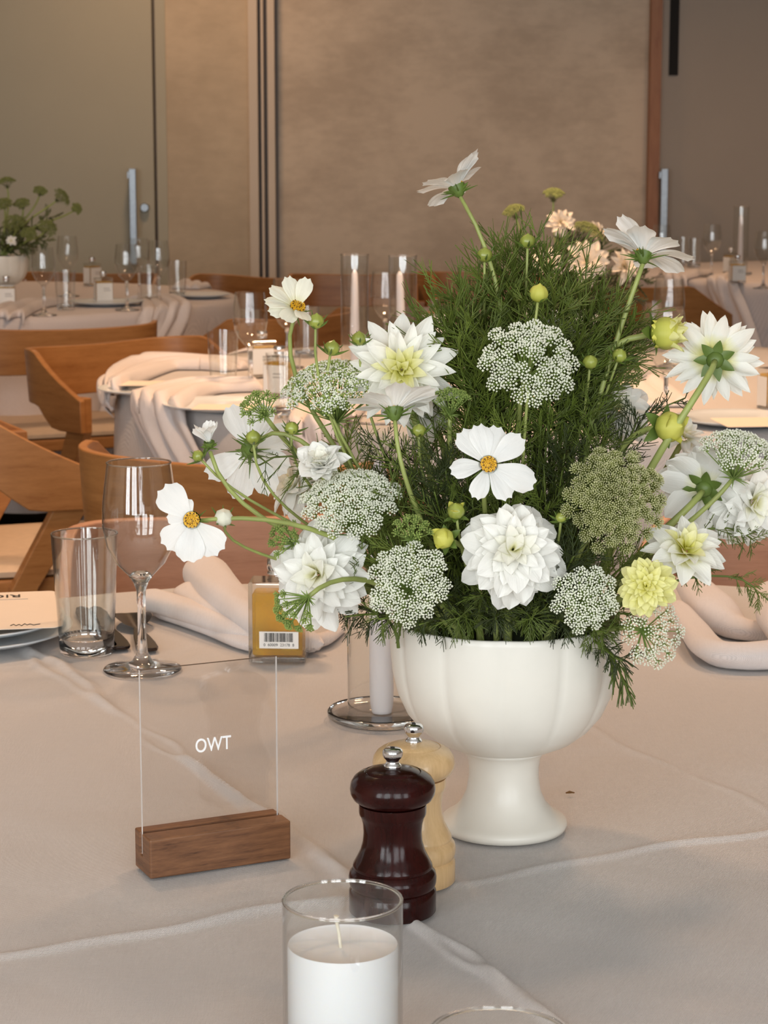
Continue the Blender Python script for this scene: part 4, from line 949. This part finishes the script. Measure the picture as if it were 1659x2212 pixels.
SM = [(880, 985, 1.53, 'under the greyish cosmos'), (835, 1060, 1.50, 'right of the wide left umbel'), (935, 1050, 1.50, 'left of the centre cosmos'), (1000, 930, 1.53, 'above the centre cosmos at its left'), (1100, 930, 1.53, 'above the centre cosmos at its right'),
      (1170, 900, 1.55, 'under the big white umbel'), (1220, 980, 1.53, 'above the olive umbel at its left'), (1280, 880, 1.56, 'before the half hidden white dahlia'), (790, 1120, 1.51, 'under the wide left umbel'), (1180, 1090, 1.50, 'between centre cosmos and olive umbel'),
      (1240, 1200, 1.47, 'under the olive umbel at its left'), (775, 1200, 1.50, 'right of the loose left dahlia'), (860, 1190, 1.49, 'above the low left umbel'), (960, 1120, 1.49, 'around the small yellow green bud'), (1260, 820, 1.58, 'right of the big white umbel'),
      (930, 870, 1.58, 'right of the yellow hearted dahlia'), (740, 960, 1.58, 'behind the rose shaped bloom'), (1335, 960, 1.58, 'above the olive umbel at its right'), (960, 1000, 1.51, 'on the straight stalk of the half open umbel'), (1190, 850, 1.55, 'right behind the rim of the big white umbel'),
      (1100, 1080, 1.50, 'directly below the centre cosmos'), (1060, 860, 1.56, 'left under the big white umbel'), (1380, 900, 1.58, 'left of the round yellow bud'), (1300, 960, 1.52, 'over the top of the olive umbel'), (1370, 1200, 1.50, 'between olive umbel and lemon dahlia'),
      (1000, 830, 1.57, 'between half open umbel and big white umbel'), (820, 960, 1.55, 'under the broad flat umbel at its right'), (1020, 1080, 1.51, 'over the ball dahlia at its left')]
for i, (x, y, Y, lab) in enumerate(SM):
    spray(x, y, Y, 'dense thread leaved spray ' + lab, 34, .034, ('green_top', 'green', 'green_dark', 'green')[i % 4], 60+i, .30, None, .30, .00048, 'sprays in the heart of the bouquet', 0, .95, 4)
SR = [(745, 1345, 1.50, 'at the far left of the rim below the loose dahlia'), (820, 1350, 1.485, 'under the left side of the low left umbel'), (905, 1362, 1.475, 'under the right side of the low left umbel'), (985, 1350, 1.47, 'left of the middle of the rim'), (1070, 1350, 1.465, 'at the middle of the rim'),
      (1150, 1350, 1.465, 'right of the middle of the rim under the ball dahlia'), (1230, 1360, 1.475, 'under the left side of the low right umbel'), (1310, 1380, 1.49, 'under the right side of the low right umbel'), (1345, 1440, 1.49, 'hanging lowest beside the cup at the right'), (860, 1310, 1.48, 'behind the low left umbel'),
      (960, 1300, 1.475, 'left below the ball dahlia'), (1040, 1300, 1.475, 'directly below the ball dahlia'), (1180, 1310, 1.475, 'between ball dahlia and low right umbel'), (1290, 1320, 1.49, 'behind the low right umbel'), (690, 1320, 1.52, 'below the loose left dahlia, left of the bowl'), (1370, 1340, 1.5, 'under the lemon dahlia')]
for i, (x, y, Y, lab) in enumerate(SR):
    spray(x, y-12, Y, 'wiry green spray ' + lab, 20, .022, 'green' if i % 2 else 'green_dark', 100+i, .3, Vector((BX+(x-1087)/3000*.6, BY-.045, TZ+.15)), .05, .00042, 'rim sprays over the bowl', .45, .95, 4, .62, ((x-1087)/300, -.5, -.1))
spray(1345, 1475, 1.50, 'long bladed green spray hanging below the rim at the right', 10, .032, 'green', 131, .5, Vector((BX+.06, BY-.04, TZ+.15)), 0, .0008, None, 1.2, .5, 2, .62, (.1, -.1, -1))
spray(560, 1005, 1.54, 'thin curly spray at the left below the hanging cosmos', 12, .03, 'green', 133, .55, None, .1, .0004, None, .2, .9, 3)
spray(650, 1010, 1.54, 'wiry spray left of the rose shaped bud', 16, .035, 'green', 134, .5, None, .1, .0005, None, .1, .9, 3)
spray(1625, 1165, 1.55, 'fine green spray at the right edge below the cream dahlia', 20, .022, 'green_top', 135, .7, None, .1, .0004, None, .2, .9, 4)
spray(1640, 1290, 1.56, 'small trailing green spray at the far right below the others', 14, .018, 'green_top', 136, .75, None, .1, .0004, None, .6, .9, 4, .62, (.2, 0, -1))
spray(1510, 1240, 1.50, 'small green sprig below the open white dahlia', 14, .022, 'green', 137, .6, None, .05, .00045, None, .5, .9, 3, .62, (.6, -.2, -.6))
spray(1480, 860, 1.6, 'dark curled sprig reaching right over the round yellow bud', 7, .022, 'green_dark', 138, .8, None, .05, .0005, None, .1, .9, 2)
# moss in the bowl and added dark sprays put shade into the middle
# ---- umbels
umbel(1143, 782, 1.50, 225, (.05, -.85, .5), 'large white lace umbel at the upper centre over dark fronds', .42, 40, 30, 'floret', 'ray', .00092, 1, gap=.04)
umbel(718, 836, 1.555, 235, (-.1, -.38, .92), 'broad flat lace umbel at upper left under the round buds', .42, 62, 36, 'floret', 'ray', .00088, 2, mix=.32)
umbel(757, 1085, 1.50, 245, (-.12, -.50, .86), 'wide white lace umbel at left centre below the rose shaped bud', .38, 54, 34, 'floret', 'ray', .00090, 3)
umbel(882, 1260, 1.45, 200, (-.1, -.9, .35), 'white lace umbel low at left over the bowl rim', .35, 38, 28, 'floret', 'ray', .0009, 4, gap=.05)
umbel(1262, 1292, 1.45, 165, (.15, -.9, .35), 'white lace umbel low at right of the big dahlia', .35, 30, 26, 'floret', 'ray', .00085, 5, gap=.05)
umbel(1412, 1375, 1.46, 160, (.3, -.9, .0), 'greenish white lace umbel hanging beside the bowl rim at right', .25, 26, 22, 'floret', 'ray', .00082, 6, gap=.2)
umbel(1326, 1078, 1.47, 256, (.1, -.9, .35), 'very large dense olive green umbel at the right centre', .42, 64, 44, 'floret_t', 'ray_t', .00058, 7, spike=True, deep=.5)
umbel(1600, 975, 1.53, 185, (.15, -.35, .9), 'flat lace umbel at the right edge over the cream dahlia', .38, 36, 24, 'floret', 'ray', .00082, 8, bend=(.6, 0, .8))
umbel(1335, 795, 1.66, 135, (.5, -.7, .5), 'small grey green umbel behind the upper right buds', .4, 30, 20, 'floret_g', 'ray_t', .0008, 9)
umbel(1215, 730, 1.62, 130, (.2, -.6, .7), 'pale umbel peeping out behind the large white one', .4, 28, 20, 'floret', 'ray_t', .0007, 10)
umbel(560, 880, 1.54, 96, (-.3, -.7, .6), 'small fresh green umbel at the left next to the broad flat one', .6, 18, 12, 'floret_g', 'ray', .0007, 12, spike=True, uscale=.85)
umbel(975, 858, 1.53, 95, (.05, -.3, .95), 'small green half open umbel on a straight stalk at the centre', .3, 18, 12, 'floret_g', 'ray', .0007, 13, spike=True, deep=.9, uscale=.8)
umbel(888, 1140, 1.46, 95, (0, -.5, .9), 'small green umbel left of the round yellow green bud', .4, 14, 12, 'floret_g', 'ray', .0007, 14, spike=True, uscale=.75)
umbel(615, 1160, 1.50, 95, (-.5, -.6, .5), 'pale green loose umbel above the left white dahlia', .6, 16, 12, 'floret_g', 'ray', .0007, 15, spike=True, gap=.1, uscale=.75)
umbel(637, 1318, 1.445, 125, (-.6, -.6, -.5), 'green umbel hanging in front of the oil bottle', .7, 24, 14, 'floret_g', 'ray', .0007, 16, spike=True, gap=.1, uscale=.75)
# ---- dahlias
dahlia(1108, 1188, 1.455, 250, (.02, -.90, .38), 'big full white ball dahlia at the centre front above the bowl', 88, 'p_white', 'dahlia', 116, 6, .38, 1, wide=1.12)
dahlia(688, 1240, 1.50, 245, (-.30, -.85, .15), 'loose white dahlia low at the left beside the oil bottle', 54, 'p_white', 'dahlia', 100, 8, .45, 2, wide=1.15)
dahlia(868, 800, 1.545, 262, (.0, -.93, .22), 'white dahlia with a yellow heart at the upper left of the mound', 54, 'p_ycen', 'quill', 96, 6, .24, 3, wide=1.2, power=.6)
dahlia(1545, 775, 1.58, 222, (.16, .93, .10), 'spiky white dahlia seen from behind at the upper right with green bracts', 62, 'p_ycen', 'quill', 94, 10, .45, 4, True, wide=1.1, sr=.0026)
dahlia(1525, 1050, 1.56, 225, (.35, .80, .25), 'large cream dahlia turned away at the right with dark green bracts', 64, 'p_white', 'dahlia', 110, 8, .45, 5, True, wide=1.2)
dahlia(1625, 1085, 1.56, 210, (.35, -.80, .05), 'cream dahlia cut by the right picture edge', 50, 'p_white', 'dahlia', 108, 8, .45, 6, wide=1.3)
dahlia(1480, 1190, 1.475, 205, (.16, -.62, .70), 'open white dahlia with yellow petal bases low at the right', 36, 'p_ycen', 'quill', 98, 8, .30, 7, wide=1.65, power=.6)
dahlia(1396, 1266, 1.45, 135, (-.08, -.92, .25), 'small lemon yellow dahlia at the lower right', 64, 'p_yellow', 'dahlia', 105, 4, .35, 8, wide=1.0, group=None)
dahlia(1335, 885, 1.62, 165, (.1, -.7, .5), 'white dahlia half hidden behind thread leaves at the upper right', 40, 'p_white', 'dahlia', 105, 8, .45, 9, wide=1.2)
dahlia(1478, 945, 1.62, 140, (.3, -.4, .8), 'white spiky dahlia peeking from behind the round yellow bud', 30, 'p_white', 'quill', 95, 8, .45, 10, wide=1.3)
dahlia(640, 1050, 1.585, 170, (-.7, -.3, .4), 'creamy dahlia behind the wiry stems at the left', 36, 'p_white', 'dahlia', 105, 8, .45, 11, wide=1.3)
dahlia(920, 880, 1.60, 150, (-.2, -.8, .3), 'white dahlia tucked behind the half open green umbel', 30, 'p_white', 'dahlia', 100, 8, .45, 12, wide=1.3)
dahlia(697, 1015, 1.51, 150, (-.1, -.62, .78), 'rose shaped tight white bloom at the left centre', 46, 'p_white', 'dahlia', 58, 2, .80, 13, wide=1.35, core=.02, power=.55, name='white_rose', group=None)
bud(1438, 720, 1.57, 70, (.92, -.30, .10), 'opening lemon yellow dahlia bud with dark green bracts at the upper right', True, None, .4, big=True, group=None, sr=.0026, lip=1)
# ---- cosmos
cosmos(988, 408, 1.62, 190, (-.32, .30, .86), 'topmost white cosmos on its own stem, seen from below', None, [76, 84, 55, 48, 62, 80, 86, 70], seed=1, wide=.92, bend=(-.5, .1, .8))
cosmos(1390, 552, 1.58, 215, (.08, .34, .88), 'white cosmos at the upper right on a long pale stem, seen from below', None, [52, 45, 70, 84, 88, 94, 86, 56], seed=2, wide=.90, bend=(.3, 0, .9), sr=.002)
cosmos(1054, 1005, 1.445, 186, (.08, -.92, .36), 'fully open white cosmos with a yellow eye at the centre facing out', [130, 104, 76, 40, 338, 298, 250, 185], 84, seed=3, lens=[1.05, 1.0, .98, 1.08, 1.24, .95, .88, .92], wide=.86)
cosmos(416, 1124, 1.46, 180, (-.15, -.93, .25), 'white cosmos with missing petals and yellow eye before the wine glass', [132, 165, 222, 268, 312, 110], 84, seed=4, lens=[1.12, .6, .95, 1.05, 1.08, .5], wide=1.15, bend=(-.7, 0, -.1))
cosmos(641, 668, 1.54, 150, (.28, -.55, .72), 'creamy cosmos in profile at the upper left above the round buds', [60, 100, 135, 165, 195, 225, 258], [40, 60, 75, 82, 82, 75, 60], 'p_cosmosb', seed=5)
cosmos(852, 890, 1.50, 210, (-.05, .40, .88), 'greyish white cosmos turned upward under the yellow hearted dahlia', None, 70, seed=6)
cosmos(540, 972, 1.56, 225, (-.25, .90, -.05), 'large pale cosmos hanging at the left, seen from behind', [70, 115, 160, 205, 245, 285, 330], 78, seed=7, bend=(-.3, .3, -.6))
cosmos(452, 958, 1.54, 110, (-.05, -.25, .95), 'half open small white cosmos at the far left of the bouquet', [20, 60, 100, 150, 200, 250, 300], [20, 18, 24, 60, 26, 22, 20], 'p_cosmos', seed=8, wide=.9, disc=False, bend=(-.2, 0, .9))
# ---- buds
bud(1447, 922, 1.545, 66, (.55, -.7, .1), 'round yellow green dahlia bud on the right above the cream dahlia', True, None, 1.2, big=True, group=None, sr=.0024)
bud(958, 1163, 1.46, 46, (-.5, -.7, .25), 'small yellow green dahlia bud left of the big ball dahlia', True, None, 2, big=True, group=None, sr=.002)
bud(985, 1104, 1.465, 38, (-.1, -.4, .9), 'brownish green dahlia bud under the centre cosmos', False, None, 1, big=True, group=None)
for i, (x, y, Y, d, ax, lab) in enumerate(((547, 945, 1.53, 32, (0, -.2, 1), 'green bud with long dark sepals left before the hanging cosmos'), (630, 925, 1.54, 30, (.1, -.5, .8), 'green bud with star of sepals where the left stems fork'),
        (683, 694, 1.53, 34, (.1, -.3, .95), 'plump bud directly right of the creamy cosmos'), (717, 752, 1.54, 34, (.25, -.2, .95), 'dark green bud below the creamy cosmos'), (776, 732, 1.55, 32, (0, -.2, 1), 'dark bud on a straight stalk left of the yellow hearted dahlia'),
        (428, 985, 1.54, 26, (-.5, -.3, .7), 'leftmost small green bud of the bouquet'), (1047, 551, 1.60, 32, (0, -.3, .9), 'bud in the tall mound below the topmost cosmos'), (1140, 521, 1.62, 32, (0, -.3, .9), 'bud near the crest of the tall mound'),
        (1338, 768, 1.57, 32, (.2, -.5, .8), 'shiny green bud at the right of the tall mound'), (1275, 782, 1.55, 32, (0, -.5, .8), 'dark bud right of the large white umbel'), (905, 930, 1.51, 30, (0, -.4, .9), 'dark green bud left of the centre cosmos'),
        (1212, 1118, 1.47, 24, (0, -.5, .8), 'small dark bud right of the centre between ball dahlia and olive umbel'))):
    bud(x, y, Y, d, ax, lab, False, None, i, 8, 1.25)
bud(1164, 634, 1.52, 40, (.1, -.2, 1), 'pale opening bud on a stalk above the large white umbel', True, None, 5, 8, .8, group=None)
bud(483, 1118, 1.47, 40, (.1, -.7, .6), 'white tipped bud right of the cosmos before the wine glass', True, None, 6, 8, 1.0, group=None, bmat='p_cosmosb')
# ---- flowers of the far bowls
F2 = Vector((B2.x, B2.y, TZ+.13)); F3 = Vector((B3.x, B3.y, TZ+.13))
for i, (x, y, Y, d, ax, lab) in enumerate(((1110, 455, 4.75, 52, (-.3, -.3, .9), 'left olive umbel of the far bouquet above the tall mound'), (1196, 418, 4.8, 48, (0, -.3, 1), 'topmost olive umbel of the far bouquet'), (1272, 498, 4.7, 70, (.4, -.2, .8), 'right olive umbel of the far bouquet'))):
    umbel(x, y, Y, d, ax, lab, .4, 24, 12, 'far_floret', 'far_green', .0022, 200+i, F2, sr=.0022, group='umbels of the far middle bouquet')
for i, (x, y, Y, d, ax, lab) in enumerate(((1212, 480, 4.7, 75, (.1, -.8, .5), 'uppermost pinkish dahlia of the middle table bouquet'), (1268, 565, 4.6, 115, (.1, -.9, .3), 'largest blurred dahlia of the middle table bouquet'), (1185, 570, 4.65, 85, (-.2, -.9, .3), 'left blurred dahlia of the middle table bouquet'),
        (1350, 575, 4.65, 85, (.5, -.7, .3), 'right blurred dahlia of the middle table bouquet'), (1290, 500, 4.75, 60, (.5, -.6, .5), 'small blurred dahlia right under the right olive umbel'))):
    dahlia(x, y, Y, d, ax, lab, 30, 'p_far', 'quill', 98, 8, .4, 30+i, ft=F2, group='dahlias of the far middle bouquet', wide=1.4)
for i, (x, y, Y, lab) in enumerate(((1310, 620, 4.6, 'right of its largest dahlia'), (1360, 640, 4.65, 'low at its right'), (1250, 640, 4.6, 'under its largest dahlia'), (1300, 540, 4.7, 'under its small dahlia'), (1230, 520, 4.7, 'under its uppermost dahlia'), (1390, 600, 4.7, 'farthest right, by the chair'), (1180, 640, 4.6, 'low at its left'))):
    spray(x, y, Y, 'blurred dark spray of the middle table bouquet, ' + lab, 20, .06, 'green_dark', 160+i, .3, F2, .2, .0022, 'sprays of the far middle bouquet', 0, .9, 3)
for i, (x, y, Y, d, ax, lab) in enumerate(((14, 392, 7.0, 38, (-.1, -.2, 1), 'topmost umbel of the far left bouquet, at the picture edge'), (88, 412, 7.0, 32, (.3, -.4, .8), 'green umbel second from the top of the far left bouquet'), (134, 425, 6.95, 46, (.7, -.2, .5), 'tilted umbel high on the right of the far left bouquet'),
        (166, 450, 6.9, 26, (.6, -.6, .4), 'rightmost small umbel of the far left bouquet'), (48, 440, 7.0, 36, (0, -.6, .8), 'umbel in the middle of the far left bouquet'), (30, 482, 6.9, 48, (0, -.7, .6), 'low umbel above the rim of the far left bowl'),
        (104, 492, 6.9, 44, (.5, -.5, .5), 'lower right umbel of the far left bouquet'), (62, 505, 6.9, 36, (.2, -.7, .6), 'lower umbel beside the white bloom of the far left bouquet'), (8, 440, 6.95, 36, (0, -.6, .7), 'umbel at the picture edge in the far left bouquet'))):
    umbel(x, y, Y, d, ax, lab, .4, 18, 9, 'far_floret', 'far_green', .003, 220+i, F3, sr=.003, group='umbels of the far left bouquet')
for i, (x, y, Y, lab) in enumerate(((20, 520, 6.95, 'beside the white bloom'), (60, 530, 6.95, 'over the bowl rim'), (95, 520, 6.95, 'lowest at the right'), (40, 480, 7.0, 'in its middle'), (-20, 500, 7, 'cut by the picture edge'), (110, 470, 6.95, 'higher at the right'))):
    spray(x, y, Y, 'blurred leafy spray of the far left bouquet, ' + lab, 14, .055, 'far_green', 180+i, .35, F3, .2, .0028, 'sprays of the far left bouquet', 0, .9, 3)
dahlia(24, 520, 6.88, 26, (.1, -.9, .2), 'single white bloom low in the far left bouquet', 20, 'p_white', 'dahlia', 95, 8, .5, 50, ft=F3, group=None)
